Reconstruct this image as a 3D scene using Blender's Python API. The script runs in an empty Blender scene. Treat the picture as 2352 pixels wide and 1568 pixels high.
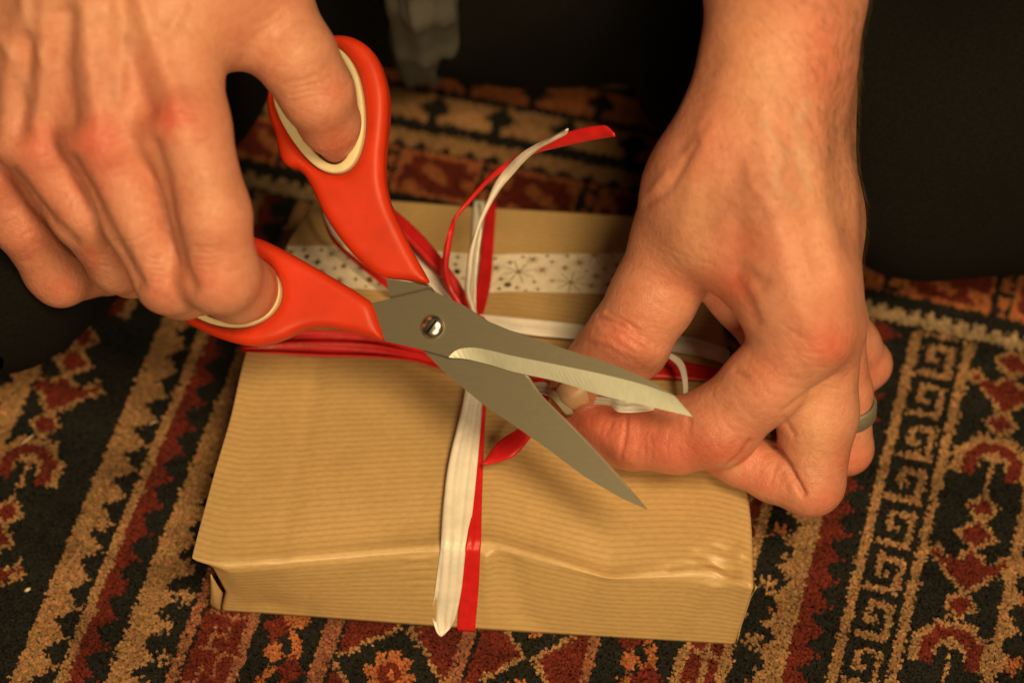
import bpy, math, random
import numpy as np
from mathutils import Vector
scene = bpy.context.scene
COL = scene.collection
rng = np.random.default_rng(7)
random.seed(7)

# ---------------------------------------------------------------- camera, world, lamps
TH = math.radians(55)
CAM = np.array([0, -.231, .477])
cam = bpy.data.cameras.new('camera'); camo = bpy.data.objects.new('camera', cam); COL.objects.link(camo)
camo.location = CAM; camo.rotation_euler = (math.radians(90) - TH, 0, 0)
cam.sensor_width = 36; cam.lens = 60; cam.clip_start = .01; cam.clip_end = 50
cam.dof.use_dof = True; cam.dof.focus_distance = .502; cam.dof.aperture_fstop = 5.6
scene.camera = camo
world = bpy.data.worlds.new('World'); scene.world = world; world.use_nodes = True
bg = world.node_tree.nodes['Background']; bg.inputs[0].default_value = (1, .62, .33, 1); bg.inputs[1].default_value = .035
scene.view_settings.view_transform = 'Standard'; scene.view_settings.look = 'None'
scene.view_settings.exposure = 0; scene.view_settings.gamma = 1

def lamp(name, loc, target, energy, size, color):
    l = bpy.data.lights.new(name, 'AREA'); l.shape = 'DISK'; l.size = size; l.energy = energy; l.color = color
    o = bpy.data.objects.new(name, l); COL.objects.link(o); o.location = loc
    o.rotation_euler = (Vector(target) - Vector(loc)).to_track_quat('-Z', 'Y').to_euler()
    return o
lamp('ceiling_lamp', (.24, -.27, .90), (0, .07, .03), 6.9, .30, (1, .69, .34))
lamp('front_fill', (.06, -.78, .60), (0, .06, .03), 5.8, .30, (1, .69, .34))  # fill light added on the camera side to lift front faces and soften shadows

# ---------------------------------------------------------------- picture measures -> places in the room
F = 3920.; CX = 1176.; CY = 784.
FW = np.array([0, math.cos(TH), -math.sin(TH)]); UP = np.array([0, math.sin(TH), math.cos(TH)]); RT = np.array([1., 0, 0])
def ray(x, y): return FW + RT * (x - CX) / F + UP * (CY - y) / F
def Z(x, y, z):
    r = ray(x, y); return CAM + r * ((z - CAM[2]) / r[2])
def proj(P):
    q = np.asarray(P) - CAM; d = q @ FW
    return CX + F * (q @ RT) / d, CY - F * (q @ UP) / d, d
def depth(x, y, z): return proj(Z(x, y, z))[2]

# ---------------------------------------------------------------- materials
def mat(name):
    m = bpy.data.materials.new(name); m.use_nodes = True
    nt = m.node_tree; b = nt.nodes['Principled BSDF']
    return m, nt, b
def N(nt, typ, **kw):
    n = nt.nodes.new(typ)
    for k, v in kw.items():
        if k in n.inputs.keys(): n.inputs[k].default_value = v
        else: setattr(n, k, v)
    return n
def link(nt, a, ao, b, bi): nt.links.new(a.outputs[ao], b.inputs[bi])
def noise(nt, scale, detail=3, rough=.55, co=None, vec_scale=None):
    n = N(nt, 'ShaderNodeTexNoise'); n.inputs['Scale'].default_value = scale
    n.inputs['Detail'].default_value = detail; n.inputs['Roughness'].default_value = rough
    tc = N(nt, 'ShaderNodeTexCoord')
    src = (tc, co or 'Object')
    if vec_scale:
        mp = N(nt, 'ShaderNodeMapping'); mp.inputs['Scale'].default_value = vec_scale
        nt.links.new(src[0].outputs[src[1]], mp.inputs['Vector']); nt.links.new(mp.outputs[0], n.inputs['Vector'])
    else: nt.links.new(src[0].outputs[src[1]], n.inputs['Vector'])
    return n
def ramp(nt, src, stops, out=0):
    r = N(nt, 'ShaderNodeValToRGB'); e = r.color_ramp.elements
    while len(e) < len(stops): e.new(.5)
    for el, (p, c) in zip(e, stops): el.position = p; el.color = tuple(c) + (1,) if len(c) == 3 else c
    nt.links.new(src.outputs[out], r.inputs[0]); return r
def bump(nt, b, hsrc, strength, dist, out=0, chain=None):
    bp = N(nt, 'ShaderNodeBump'); bp.inputs['Strength'].default_value = strength; bp.inputs['Distance'].default_value = dist
    nt.links.new(hsrc.outputs[out], bp.inputs['Height'])
    if chain: nt.links.new(chain.outputs[0], bp.inputs['Normal'])
    nt.links.new(bp.outputs[0], b.inputs['Normal']); return bp
def mul(nt, a, ao, b, bo, blend='MULTIPLY', fac=1.):
    m = N(nt, 'ShaderNodeMix', data_type='RGBA', blend_type=blend)
    m.inputs[0].default_value = fac
    nt.links.new(a.outputs[ao], m.inputs[6]); nt.links.new(b.outputs[bo], m.inputs[7]); return m

def skin_mat():
    m, nt, b = mat('skin')
    at = N(nt, 'ShaderNodeAttribute', attribute_name='col')
    n1 = noise(nt, 55, 4); r1 = ramp(nt, n1, [(.3, (.90, .84, .80)), (.5, (1, .98, .97)), (.72, (1.0, .88, .84))])
    m1 = mul(nt, at, 0, r1, 0)
    n2 = noise(nt, 420, 4, .65); r2 = ramp(nt, n2, [(.32, (.90, .80, .76)), (.55, (1, 1, 1))])
    m2 = mul(nt, m1, 2, r2, 0, fac=.75)
    nt.links.new(m2.outputs[2], b.inputs['Base Color'])
    b.inputs['Subsurface Weight'].default_value = .32
    b.inputs['Subsurface Radius'].default_value = (1, .35, .18); b.inputs['Subsurface Scale'].default_value = .0045
    b.inputs['Roughness'].default_value = .41; b.inputs['Specular IOR Level'].default_value = .5
    v = N(nt, 'ShaderNodeTexVoronoi', feature='DISTANCE_TO_EDGE'); v.inputs['Scale'].default_value = 1300
    tc = N(nt, 'ShaderNodeTexCoord'); nz = noise(nt, 300, 2)
    mx = N(nt, 'ShaderNodeMix', data_type='VECTOR'); mx.inputs[0].default_value = .004
    nt.links.new(tc.outputs['Object'], mx.inputs[4]); nt.links.new(nz.outputs['Color'], mx.inputs[5]); nt.links.new(mx.outputs[1], v.inputs['Vector'])
    b1 = bump(nt, b, v, .38, .0005)
    b2 = bump(nt, b, n2, .42, .0008, chain=b1)
    return m
def simple(name, col, rough=.5, spec=.5, metal=0, nscale=None, namp=.15, bstr=0, bdist=.0003, vec=None):
    m, nt, b = mat(name)
    b.inputs['Base Color'].default_value = tuple(col) + (1,)
    b.inputs['Roughness'].default_value = rough; b.inputs['Specular IOR Level'].default_value = spec; b.inputs['Metallic'].default_value = metal
    if nscale:
        n = noise(nt, nscale, 4, .6, vec_scale=vec)
        c0 = [max(0, c * (1 - namp)) for c in col]; c1 = [min(1, c * (1 + namp)) for c in col]
        r = ramp(nt, n, [(.3, c0), (.7, c1)]); nt.links.new(r.outputs[0], b.inputs['Base Color'])
        if bstr: bump(nt, b, n, bstr, bdist)
    return m, nt, b
M = {}
M['skin'] = skin_mat()
def kraft():
    m, nt, b = mat('kraft_paper')
    uv = N(nt, 'ShaderNodeUVMap', uv_map='uv')
    w = N(nt, 'ShaderNodeTexWave', wave_type='BANDS', bands_direction='Y', wave_profile='SIN')
    w.inputs['Scale'].default_value = 1.0; w.inputs['Distortion'].default_value = .9; w.inputs['Detail'].default_value = 2; w.inputs['Detail Scale'].default_value = .6
    mp = N(nt, 'ShaderNodeMapping'); mp.inputs['Scale'].default_value = (10, 158, 1)   # ribs 1.87 mm apart
    link(nt, uv, 0, mp, 0); link(nt, mp, 0, w, 0)
    rw = ramp(nt, w, [(.04, (.505, .345, .152)), (.40, (.565, .39, .180)), (.9, (.585, .405, .19))])
    n = noise(nt, 30, 5, .6); rn = ramp(nt, n, [(.3, (.88, .88, .87)), (.7, (1.05, 1.05, 1.05))])
    m1 = mul(nt, rw, 0, rn, 0)
    n2 = noise(nt, 900, 3, .6, vec_scale=(.5, 1, 1)); r2 = ramp(nt, n2, [(.3, (.86, .85, .83)), (.6, (1, 1, 1))])
    m2 = mul(nt, m1, 2, r2, 0, fac=.8); nt.links.new(m2.outputs[2], b.inputs['Base Color'])
    b.inputs['Roughness'].default_value = .36; b.inputs['Specular IOR Level'].default_value = .5
    b1 = bump(nt, b, w, .12, .0001)
    vc_ = N(nt, 'ShaderNodeTexVoronoi', feature='DISTANCE_TO_EDGE'); vc_.inputs['Scale'].default_value = 26; vc_.inputs['Randomness'].default_value = 1
    tcv = N(nt, 'ShaderNodeTexCoord'); nv_ = noise(nt, 12, 2); mv = N(nt, 'ShaderNodeMix', data_type='VECTOR'); mv.inputs[0].default_value = .12
    nt.links.new(tcv.outputs['Object'], mv.inputs[4]); nt.links.new(nv_.outputs['Color'], mv.inputs[5]); nt.links.new(mv.outputs[1], vc_.inputs['Vector'])
    b1 = bump(nt, b, vc_, .10, .0040, chain=b1)
    n3 = noise(nt, 45, 3, .6); b2 = bump(nt, b, n3, .14, .0014, chain=b1)
    bump(nt, b, n2, .25, .0002, chain=b2)
    return m
M['kraft'] = kraft()
def vcol(name, rough, spec=.5, bs=0, nsc=600, bd=.0003, metal_attr=False, sheen=0):
    m, nt, b = mat(name)
    at = N(nt, 'ShaderNodeAttribute', attribute_name='col')
    n = noise(nt, nsc, 3, .6); r = ramp(nt, n, [(.3, (.75, .75, .75)), (.7, (1.15, 1.15, 1.15))])
    m1 = mul(nt, at, 0, r, 0, fac=.6); nt.links.new(m1.outputs[2], b.inputs['Base Color'])
    b.inputs['Roughness'].default_value = rough; b.inputs['Specular IOR Level'].default_value = spec
    if sheen: b.inputs['Sheen Weight'].default_value = sheen
    if metal_attr: nt.links.new(at.outputs['Alpha'], b.inputs['Metallic'])
    if bs: bump(nt, b, n, bs, bd)
    return m
M['pile'] = vcol('rug_pile', .85, .2, nsc=500)
M['tape'] = vcol('washi_tape', .5, .4, bs=.15, nsc=300, metal_attr=True)
M['white'] = simple('white_raffia', (.84, .82, .77), .36, .5, nscale=900, namp=.08, bstr=.5, bdist=.0004, vec=(.25, .25, .25))[0]
M['red'] = simple('red_raffia', (.62, .014, .018), .42, .5, nscale=900, namp=.15, bstr=.5, bdist=.0004, vec=(.25, .25, .25))[0]
M['orange'] = simple('orange_plastic', (.60, .036, .008), .46, .42, nscale=45, namp=.20, bstr=.12, bdist=.0004)[0]
M['cream'] = simple('cream_rubber', (.72, .66, .42), .5, .4, nscale=300, namp=.06)[0]
M['steel'] = simple('brushed_steel', (.165, .156, .118), .46, .4, .6, nscale=900, namp=.05, bstr=.06, bdist=.00005, vec=(.3, 3, 1))[0]
M['ground'] = simple('ground_edge_steel', (.44, .47, .40), .4, .5, .35, nscale=500, namp=.06, bstr=.04, bdist=.00005, vec=(3, .3, 1))[0]
M['screw'] = simple('screw_steel', (.80, .78, .72), .24, .5, 1)[0]
M['ring'] = simple('dull_ring_metal', (.30, .28, .22), .5, .5, .55, nscale=800, namp=.15)[0]
M['cloth'] = simple('dark_trouser_cloth', (.0048, .0048, .0044), .95, .15, nscale=900, namp=.35, bstr=.5, bdist=.0006)[0]
M['jumper'] = simple('dark_jumper_wool', (.010, .0095, .009), .95, .1, nscale=400, namp=.3, bstr=.4, bdist=.001)[0]
M['grey'] = simple('grey_cloth', (.10, .10, .092), .95, .15, nscale=900, namp=.08, bstr=.2, bdist=.0005)[0]
M['nail'] = simple('fingernail', (.66, .42, .26), .4, .5, nscale=300, namp=.06)[0]
M['nail_edge'] = simple('nail_free_edge', (.56, .52, .40), .35, .5)[0]
M['floor'] = simple('floor_boards', (.06, .035, .02), .5, .4, nscale=20, namp=.3)[0]
M['backing'] = simple('rug_backing', (.02, .014, .01), .95, .1, nscale=600, namp=.3)[0]
M['hair'] = simple('arm_hair', (.10, .055, .025), .5, .4)[0]

# ---------------------------------------------------------------- objects
def tag(o, label=None, cat=None, group=None, kind=None):
    for k, v in (('label', label), ('category', cat), ('group', group), ('kind', kind)):
        if v: o[k] = v
    return o
def empty(name, loc, label=None, cat=None):
    o = bpy.data.objects.new(name, None); COL.objects.link(o); o.location = tuple(loc); o.empty_display_size = .01
    return tag(o, label, cat)
def mesh_obj(name, V, Fc, m, parent=None, smooth=True, col=None, colface=None, uv=None):
    V = np.asarray(V, float)
    if parent is not None:
        p = parent; off = np.zeros(3)
        while p is not None: off += np.array(p.location); p = p.parent
        V = V - off
    me = bpy.data.meshes.new(name)
    if isinstance(Fc, np.ndarray):
        k = Fc.shape[1]; me.vertices.add(len(V)); me.vertices.foreach_set('co', V.astype(np.float32).ravel())
        me.loops.add(Fc.size); me.loops.foreach_set('vertex_index', Fc.astype(np.int32).ravel())
        me.polygons.add(len(Fc)); me.polygons.foreach_set('loop_start', np.arange(0, Fc.size, k, dtype=np.int32))
        me.update(calc_edges=True); me.validate()
    else:
        me.from_pydata([tuple(v) for v in V], [], [tuple(f) for f in Fc]); me.update()
    me.polygons.foreach_set('use_smooth', np.full(len(me.polygons), smooth))
    if col is not None:
        a = me.color_attributes.new('col', 'FLOAT_COLOR', 'POINT')
        c = np.ones((len(V), 4), np.float32); c[:, :col.shape[1]] = col; a.data.foreach_set('color', c.ravel())
    if uv is not None:
        l = me.uv_layers.new(name='uv'); idx = np.empty(len(me.loops), np.int32); me.loops.foreach_get('vertex_index', idx)
        l.data.foreach_set('uv', uv[idx].astype(np.float32).ravel())
    for mm in (m if isinstance(m, (list, tuple)) else [m]): me.materials.append(mm)
    o = bpy.data.objects.new(name, me); COL.objects.link(o)
    if parent is not None: o.parent = parent
    return o

# ---------------------------------------------------------------- surface from a distance field
def nets(f, org, h, smooth=2):
    s = f < 0; nx, ny, nz = f.shape; dims = (nx - 1, ny - 1, nz - 1)
    acc = []; quads = []
    def cid(i, j, k): return (i * dims[1] + j) * dims[2] + k
    for ax in range(3):
        sl0 = [slice(None)] * 3; sl1 = [slice(None)] * 3; sl0[ax] = slice(0, -1); sl1[ax] = slice(1, None)
        a = s[tuple(sl0)]; b = s[tuple(sl1)]
        I = np.array(np.nonzero(a != b)).T
        o1, o2 = (ax + 1) % 3, (ax + 2) % 3
        ok = (I[:, o1] > 0) & (I[:, o1] < dims[o1]) & (I[:, o2] > 0) & (I[:, o2] < dims[o2]); I = I[ok]
        J = I.copy(); J[:, ax] += 1
        fa = f[tuple(I.T)]; fb = f[tuple(J.T)]; t = fa / (fa - fb)
        P = I.astype(float); P[:, ax] += t
        cells = []
        for d1, d2 in ((-1, -1), (0, -1), (0, 0), (-1, 0)):
            c = I.copy(); c[:, o1] += d1; c[:, o2] += d2; cells.append(cid(c[:, 0], c[:, 1], c[:, 2])); acc.append((cells[-1], P))
        q = np.stack(cells, 1); flip = ~s[tuple(I.T)]; q[flip] = q[flip][:, ::-1]
        quads.append(q)
    ids = np.concatenate([a[0] for a in acc]); P = np.concatenate([a[1] for a in acc]); Q = np.concatenate(quads)
    u, inv = np.unique(ids, return_inverse=True)
    cnt = np.bincount(inv); V = np.stack([np.bincount(inv, P[:, k]) / cnt for k in range(3)], 1)
    Q = np.searchsorted(u, Q)
    V = V * h + org
    for _ in range(smooth): V = lap(V, Q, .5)
    return V, Q
def lap(V, Q, w):
    e = np.concatenate([Q[:, [0, 1]], Q[:, [1, 2]], Q[:, [2, 3]], Q[:, [3, 0]]])
    n = len(V); c = np.bincount(e[:, 0], minlength=n) + np.bincount(e[:, 1], minlength=n); c = np.maximum(c, 1)
    S = np.stack([np.bincount(e[:, 0], V[e[:, 1], k], n) + np.bincount(e[:, 1], V[e[:, 0], k], n) for k in range(3)], 1)
    return V * (1 - w) + w * S / c[:, None]
def normals(V, Q):
    n = np.cross(V[Q[:, 2]] - V[Q[:, 0]], V[Q[:, 3]] - V[Q[:, 1]])
    R = np.zeros_like(V)
    for k in range(4):
        for a in range(3): R[:, a] += np.bincount(Q[:, k], n[:, a], len(V))
    return R / np.maximum(np.linalg.norm(R, axis=1), 1e-12)[:, None]
class Field:
    def __init__(s, lo, hi, h):
        s.h = h; s.org = np.array(lo, float); s.n = np.ceil((np.array(hi) - lo) / h).astype(int) + 1
        s.f = np.full(s.n, .05, np.float32)
        s.ax = [(s.org[k] + np.arange(s.n[k]) * h).astype(np.float32) for k in range(3)]
    def cone(s, a, b, ra, rb, k=.004):
        a = np.array(a, float); b = np.array(b, float); R = max(ra, rb) + k + .004
        lo = np.clip(((np.minimum(a, b) - R - s.org) / s.h).astype(int), 0, s.n - 1); hi = np.clip(((np.maximum(a, b) + R - s.org) / s.h).astype(int) + 2, 1, s.n)
        if np.any(hi <= lo): return
        X, Y, W = np.meshgrid(*[s.ax[i][lo[i]:hi[i]] for i in range(3)], indexing='ij', sparse=True)
        ab = b - a; L = ab @ ab + 1e-12
        t = np.clip(((X - a[0]) * ab[0] + (Y - a[1]) * ab[1] + (W - a[2]) * ab[2]) / L, 0, 1)
        d = np.sqrt((X - a[0] - t * ab[0]) ** 2 + (Y - a[1] - t * ab[1]) ** 2 + (W - a[2] - t * ab[2]) ** 2) - (ra + (rb - ra) * t)
        sub = s.f[lo[0]:hi[0], lo[1]:hi[1], lo[2]:hi[2]]
        hh = np.maximum(k - np.abs(sub - d), 0) / k
        s.f[lo[0]:hi[0], lo[1]:hi[1], lo[2]:hi[2]] = np.minimum(sub, d) - hh * hh * k * .25
    def mesh(s, sm=2): return nets(s.f, s.org, s.h, sm)
def J(x, y, z, r):                    # a joint: place and radius, radius measured in picture units
    return (Z(x, y, z), r * depth(x, y, z) / F)
def chain(fd, js, k=.004):
    js = [J(*j) for j in js]
    for (a, ra), (b, rb) in zip(js, js[1:]): fd.cone(a, b, ra, rb, k)
def bounds(js, pad=.012):
    P = np.array([J(*j)[0] for j in js]); R = max(J(*j)[1] for j in js)
    return P.min(0) - R - pad, P.max(0) + R + pad
def seg_dist(px, py, pts):
    d = np.full(px.shape, 1e9)
    for (x0, y0), (x1, y1) in zip(pts, pts[1:]):
        dx, dy = x1 - x0, y1 - y0; L = dx * dx + dy * dy + 1e-9
        t = np.clip(((px - x0) * dx + (py - y0) * dy) / L, 0, 1)
        d = np.minimum(d, np.hypot(px - x0 - t * dx, py - y0 - t * dy))
    return d
class Sculpt:
    """raise ridges, cut creases and tint patches on the finished surface"""
    def __init__(s, V, Q, base):
        s.V = V; s.Q = Q; s.n = normals(V, Q); s.px, s.py, s.d = proj(V)
        c = CAM - V; c /= np.linalg.norm(c, axis=1)[:, None]; s.w = np.clip((s.n * c).sum(1) * 2.5, 0, 1)
        s.off = np.zeros(len(V)); s.col = np.tile(np.array(base, float), (len(V), 1))
    def stroke(s, pts, width, h):
        s.off += s.w * h * .001 * np.exp(-(seg_dist(s.px, s.py, pts) / width) ** 2)
    def tint(s, x, y, rx, ry, c, a, ang=0):
        ca, sa = math.cos(math.radians(ang)), math.sin(math.radians(ang))
        u = (s.px - x) * ca + (s.py - y) * sa; v = -(s.px - x) * sa + (s.py - y) * ca
        w = (a * np.exp(-(u / rx) ** 2 - (v / ry) ** 2))[:, None]; s.col = s.col * (1 - w) + np.array(c) * w
    def line_tint(s, pts, width, c, a):
        w = (s.w * a * np.exp(-(seg_dist(s.px, s.py, pts) / width) ** 2))[:, None]; s.col = s.col * (1 - w) + np.array(c) * w
    def done(s): return s.V + s.n * s.off[:, None]

# ---------------------------------------------------------------- floor and rug
mesh_obj('floor', [(-3, -3, -.012), (3, -3, -.012), (3, 3, -.012), (-3, 3, -.012)], [(0, 1, 2, 3)], M['floor'])['kind'] = 'structure'
KN = .00112
def rug_angle(s): return np.radians(74.6 - 24 * s)
RO = Z(2059, 820, 0)[:2]                       # left edge of the key-pattern stripe
ES = np.array([math.cos(math.radians(-15)), math.sin(math.radians(-15))])
def rug_xy(s, t):
    a = rug_angle(s + .13)
    return RO[0] + s * ES[0] + t * np.cos(a), RO[1] + s * ES[1] + t * np.sin(a)
def rug_st(x, y):
    p = Z(x, y, 0)[:2] - RO; s = 0.
    for _ in range(20):
        a = rug_angle(s + .13); A = np.array([[ES[0], math.cos(a)], [ES[1], math.sin(a)]]); s, t = np.linalg.solve(A, p)
    return s, t
S0, S1, T0, T1 = -.38, .16, -.26, .20
ni = int((S1 - S0) / KN); nj = int((T1 - T0) / KN)
I, Jj = np.meshgrid(np.arange(ni), np.arange(nj), indexing='ij')
def si(x, y): return int(round((rug_st(x, y)[0] - S0) / KN))
def tj(x, y): return int(round((rug_st(x, y)[1] - T0) / KN))
DK, TAN, MAR, ORG, CRM, PNK = range(6)
pat = np.zeros((ni, nj), int)
def band(a, b, c, mask=True): pat[((I >= a) & (I < b)) & mask] = c
def tri(j, per, amp): return np.abs(((j % per) - per / 2)) * 2 / per * amp
def stamp(rows, i, j, cmap, flip=False):
    for r, row in enumerate(rows[::-1]):
        for c, ch in enumerate(row[::-1] if flip else row):
            if ch in cmap and 0 <= i + c < ni and 0 <= j + r < nj: pat[i + c, j + r] = cmap[ch]
def diamond(i, j, r, inner=MAR, outer=TAN, ph=0):
    d = np.abs(I - i) + np.abs(Jj - j); pat[d <= r] = outer; pat[d <= r - 2] = inner
def sunburst(i, j, r, inner, outer):
    dx = I - i; dy = Jj - j; a = np.arctan2(dy, dx); R = np.hypot(dx, dy)
    pat[R < r * (1 + .22 * np.cos(8 * a))] = outer; pat[R < r * .55] = inner
def arch(i, j, r):
    r = r + 2
    dx = (I - i); dy = Jj - j; R = np.hypot(dx, dy * 1.15)
    lobes = (R < r + np.where((np.arctan2(dy, dx) * 7 / np.pi).astype(int) % 2 == 0, 1, 0)) & (dy > -r * .45) & ~((np.abs(dx) < r * .42) & (dy < -1) ) & ~((R < r * .34) & (dy < 2))
    pat[lobes] = TAN
    pat[lobes & (R < r - 2) & (R > r * .34 + 1)] = MAR
def cross(i, j, c=TAN):
    stamp(['..#..', '#.#.#', '#####', '.###.', '#.#.#', '..#..'], i - 2, j - 3, {'#': c})
def leaf_column(i, j0, ph, flip=False):
    per = 62
    for k in range(-6, 8):
        j = j0 + k * per + ph
        band(i, i + 1, TAN, (Jj >= j - 33) & (Jj < j + 29))
        arch(i, j, 9)
        diamond(i, j - 15, 5); diamond(i, j - 24, 6)
        diamond(i, j - 36, 8); diamond(i - 10, j - 32, 3, MAR, TAN); diamond(i + 10, j - 32, 3, MAR, TAN); band(i - 8, i + 9, MAR, np.abs(Jj - (j - 34)) < 2)
        diamond(i, j - 47, 5)
        diamond(i, j + 13, 3)
def fret_column(i0, c=TAN):
    rows = ['.......#####', '##########..', '...........#', '.#########.#', '.#.......#.#', '.#.#####.#.#', '.#.#...#.#.#', '...#.###.#.#'][0:0]
    g = ['..########', '..########', '..##....##', '..##....##', '..##....##', '..####..##', '..####..##', '........##', '........##', '........##', '##########', '##########', '..........', '..........', '..........']
    for k in range(-2, nj // 15 + 2): stamp(g, i0, k * 15, {'#': c}, False)
def toothed(a, b, c, per, amp, side=1, ph=0):
    band(a, b, c)
    edge = np.floor(tri(Jj + ph, per, amp + 1)).astype(int)
    if side > 0: band(b - 1, b + amp + 2, c, (I < b + edge))
    else: band(a - amp - 2, a + 1, c, (I >= a - edge))
# stripes, from measures along the front edge
y0 = 1461
def s_(x, y=1461): return si(x, y)
# right part
crx = s_(1742); [cross(crx + (3 if k % 2 else -2), k * 9 + 3, ORG if k % 3 == 0 else TAN) for k in range(0, nj // 9)]
toothed(s_(1775), s_(1822), TAN, 9, 4, -1)
toothed(s_(1822), s_(1850), MAR, 8, 4, 1)
band(s_(1918), s_(1950), TAN)
fret_column(s_(1950) + 1, TAN)
band(s_(2055), s_(2055) + 3, TAN)
leaf_column(s_(2187), tj(2165, 1490), 0)
band(s_(2279), s_(2308), TAN); toothed(s_(2306), s_(2310), TAN, 10, 3, 1)
crx2 = s_(2360); [cross(crx2 + (2 if k % 2 else -2), k * 10, ORG) for k in range(0, nj // 10)]
for q in range(0, 4): band(crx2 + 12 + q * 14, crx2 + 16 + q * 14, [TAN, MAR, TAN, MAR][q])
# strip between the two frets, seen below the parcel
yb = 1520
band(si(1552, yb), si(1572, yb), TAN); band(si(1572, yb), si(1655, yb), MAR); band(si(1655, yb), si(1674, yb), TAN)
a = si(1585, yb); b = si(1645, yb)
for k in range(0, nj // 11):
    j = k * 11; band(a, b, TAN, (Jj >= j) & (Jj < j + 2)); band(a + 3, a + 5, TAN, (Jj >= j) & (Jj < j + 8)); band(b - 4, b - 2, TAN, (Jj >= j + 4) & (Jj < j + 11)); band(a + 3, b - 2, TAN, (Jj >= j + 5) & (Jj < j + 6))
def vine(x0, x1, y):
    a, b = si(x0, y), si(x1, y); c = (a + b) / 2; w = (b - a) / 2
    ph = Jj / 22 * 2 * np.pi
    pat[(np.abs(I - c - w * .35 * np.round(np.sin(ph) * 3) / 3) < 1.6) & (I >= a) & (I < b)] = ORG
    for k in range(0, nj // 11):
        j = k * 11; sgn = -1 if k % 2 else 1
        diamond(int(c + sgn * w * .45), j, 4, MAR, MAR); diamond(int(c - sgn * w * .2), j + 4, 3, ORG, ORG)
vine(1384, 1545, yb)
band(si(1336, yb), si(1365, yb), PNK)
def triband(xa, xb, y):
    a, b = si(xa, y), si(xb, y); c = (a + b) // 2; w = (b - a) // 2; per = 28
    for k in range(-1, nj // per + 2):
        j = k * per + 10
        d = np.abs(I - c) / w + np.abs(Jj - j) / (per * .5)
        band(a, b, MAR, (d > 1.15) & (np.abs(Jj - j) <= per / 2))
        sel = (I >= a) & (I < b) & (d > 1.02) & (d <= 1.15) & (np.abs(Jj - j) <= per / 2); pat[sel] = TAN
        sunburst(c, j, 6.5, MAR, ORG); diamond(c, j, 1, ORG, ORG)
triband(1080, 1336, yb)
band(si(1042, yb), si(1075, yb), PNK)
triband(765, 1042, yb)
band(si(718, yb), si(756, yb), PNK)
vine(560, 712, yb)
band(si(536, yb), si(557, yb), PNK); band(si(427, yb), si(536, yb), MAR); band(si(400, yb), si(424, yb), PNK)
a = si(440, yb); b = si(530, yb)
for k in range(0, nj // 11):
    j = k * 11; band(a, b, PNK, (Jj >= j) & (Jj < j + 1)); band(a + 3, a + 4, PNK, (Jj >= j) & (Jj < j + 8)); band(b - 4, b - 3, PNK, (Jj >= j + 4) & (Jj < j + 11)); band(a + 4, b - 4, ORG, (Jj >= j + 5) & (Jj < j + 6))
yl = 1507
toothed(si(262, yl), si(318, yl), TAN, 9, 4, 1)
cl = si(352, yl); [cross(cl + (2 if k % 2 else -1), k * 9 + 2, TAN) for k in range(0, nj // 9)]
band(si(150, yl), si(172, yl), TAN); toothed(si(172, yl), si(196, yl), MAR, 9, 4, 1)
toothed(si(48, yl), si(96, yl), TAN, 9, 5, 1)
leaf_column(si(150, 900) - 2, tj(95, 1085), 0)
xl = si(60, 930)
band(xl - 8, xl - 1, TAN); toothed(xl - 8, xl - 3, TAN, 10, 3, -1)
leaf_column(xl - 34, tj(0, 1300), 20)
# cross border along the far end
t1 = tj(2180, 752); t2 = tj(1190, 352)
top = Jj > t1 - 4
pat[top] = DK
sel = (Jj >= t1 - 2) & (Jj < t1 + 2); pat[sel] = CRM
sel = (Jj >= t1 + 2) & (Jj < t1 + 4) & ((I % 5) < 3); pat[sel] = CRM
g = I % 33
blk = (Jj >= t1 + 9) & (Jj < t2 - 6)
pat[blk & (g > 5)] = MAR
nb = (np.sin(I * .55 + 2 * np.sin(Jj * .31)) + np.sin(Jj * .6 + I * .2)) > .55
pat[blk & (g > 5) & nb] = ORG
pat[blk & ((g > 5) & (g < 8) | (g > 31) | (Jj < t1 + 11) | (Jj > t2 - 9))& (g > 5)] = ORG
pat[blk & (g > 1) & (g < 5) & ((Jj % 7) < 5)] = ORG
pat[(Jj >= t2 - 2) & (Jj < t2 + 2)] = TAN
pat[(Jj >= t2 - 5) & (Jj < t2 - 2) & (np.abs(I % 8 - 4) * .9 < (Jj - t2 + 6))] = TAN
for k, (o, hgt) in enumerate(((7, 12), (22, 12), (37, 14))):
    a = t2 + o; pat[(Jj >= a) & (Jj < a + hgt)] = TAN if k != 1 else ORG
    for kk in range(ni // 22 + 1):
        c = kk * 22 + 8 * k; arr = (np.abs(I - c) + np.abs(Jj - a - hgt / 2)) < 6; pat[arr] = DK
        pat[(np.abs(I - c) < 2) & (Jj >= a) & (Jj < a + hgt - 2)] = DK
    pat[(Jj >= a + hgt) & (Jj < a + hgt + 3)] = DK
# colour of each knot
pal = np.array([(.0122, .0125, .0112), (.30, .168, .078), (.125, .019, .012), (.33, .112, .042), (.34, .24, .14), (.26, .105, .058)])
flipm = rng.random(pat.shape)
shf = np.roll(pat, 1, 0); pat2 = np.where(flipm < .05, shf, pat); shf = np.roll(pat, 1, 1); pat2 = np.where(flipm > .95, shf, pat2)
kc = pal[pat2]
lowf = np.zeros((ni, nj))
for q in range(14):
    kx, ky = rng.normal(0, .22, 2); lowf += np.sin(I * kx + Jj * ky + rng.random() * 6.28)
abr = np.sin(Jj * .35 + 1.3 * np.sin(Jj * .11)) * .10
kc = kc * (1 + .10 * lowf[..., None] / 2.6 + abr[..., None] + rng.normal(0, .12, (ni, nj, 1))) * (1 + rng.normal(0, .05, (ni, nj, 3)))
kc = np.clip(kc, .003, .8)
TS = .00080
ti, tj2 = np.meshgrid(np.arange(int((S1 - S0) / TS)), np.arange(int((T1 - T0) / TS)), indexing='ij')
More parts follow.
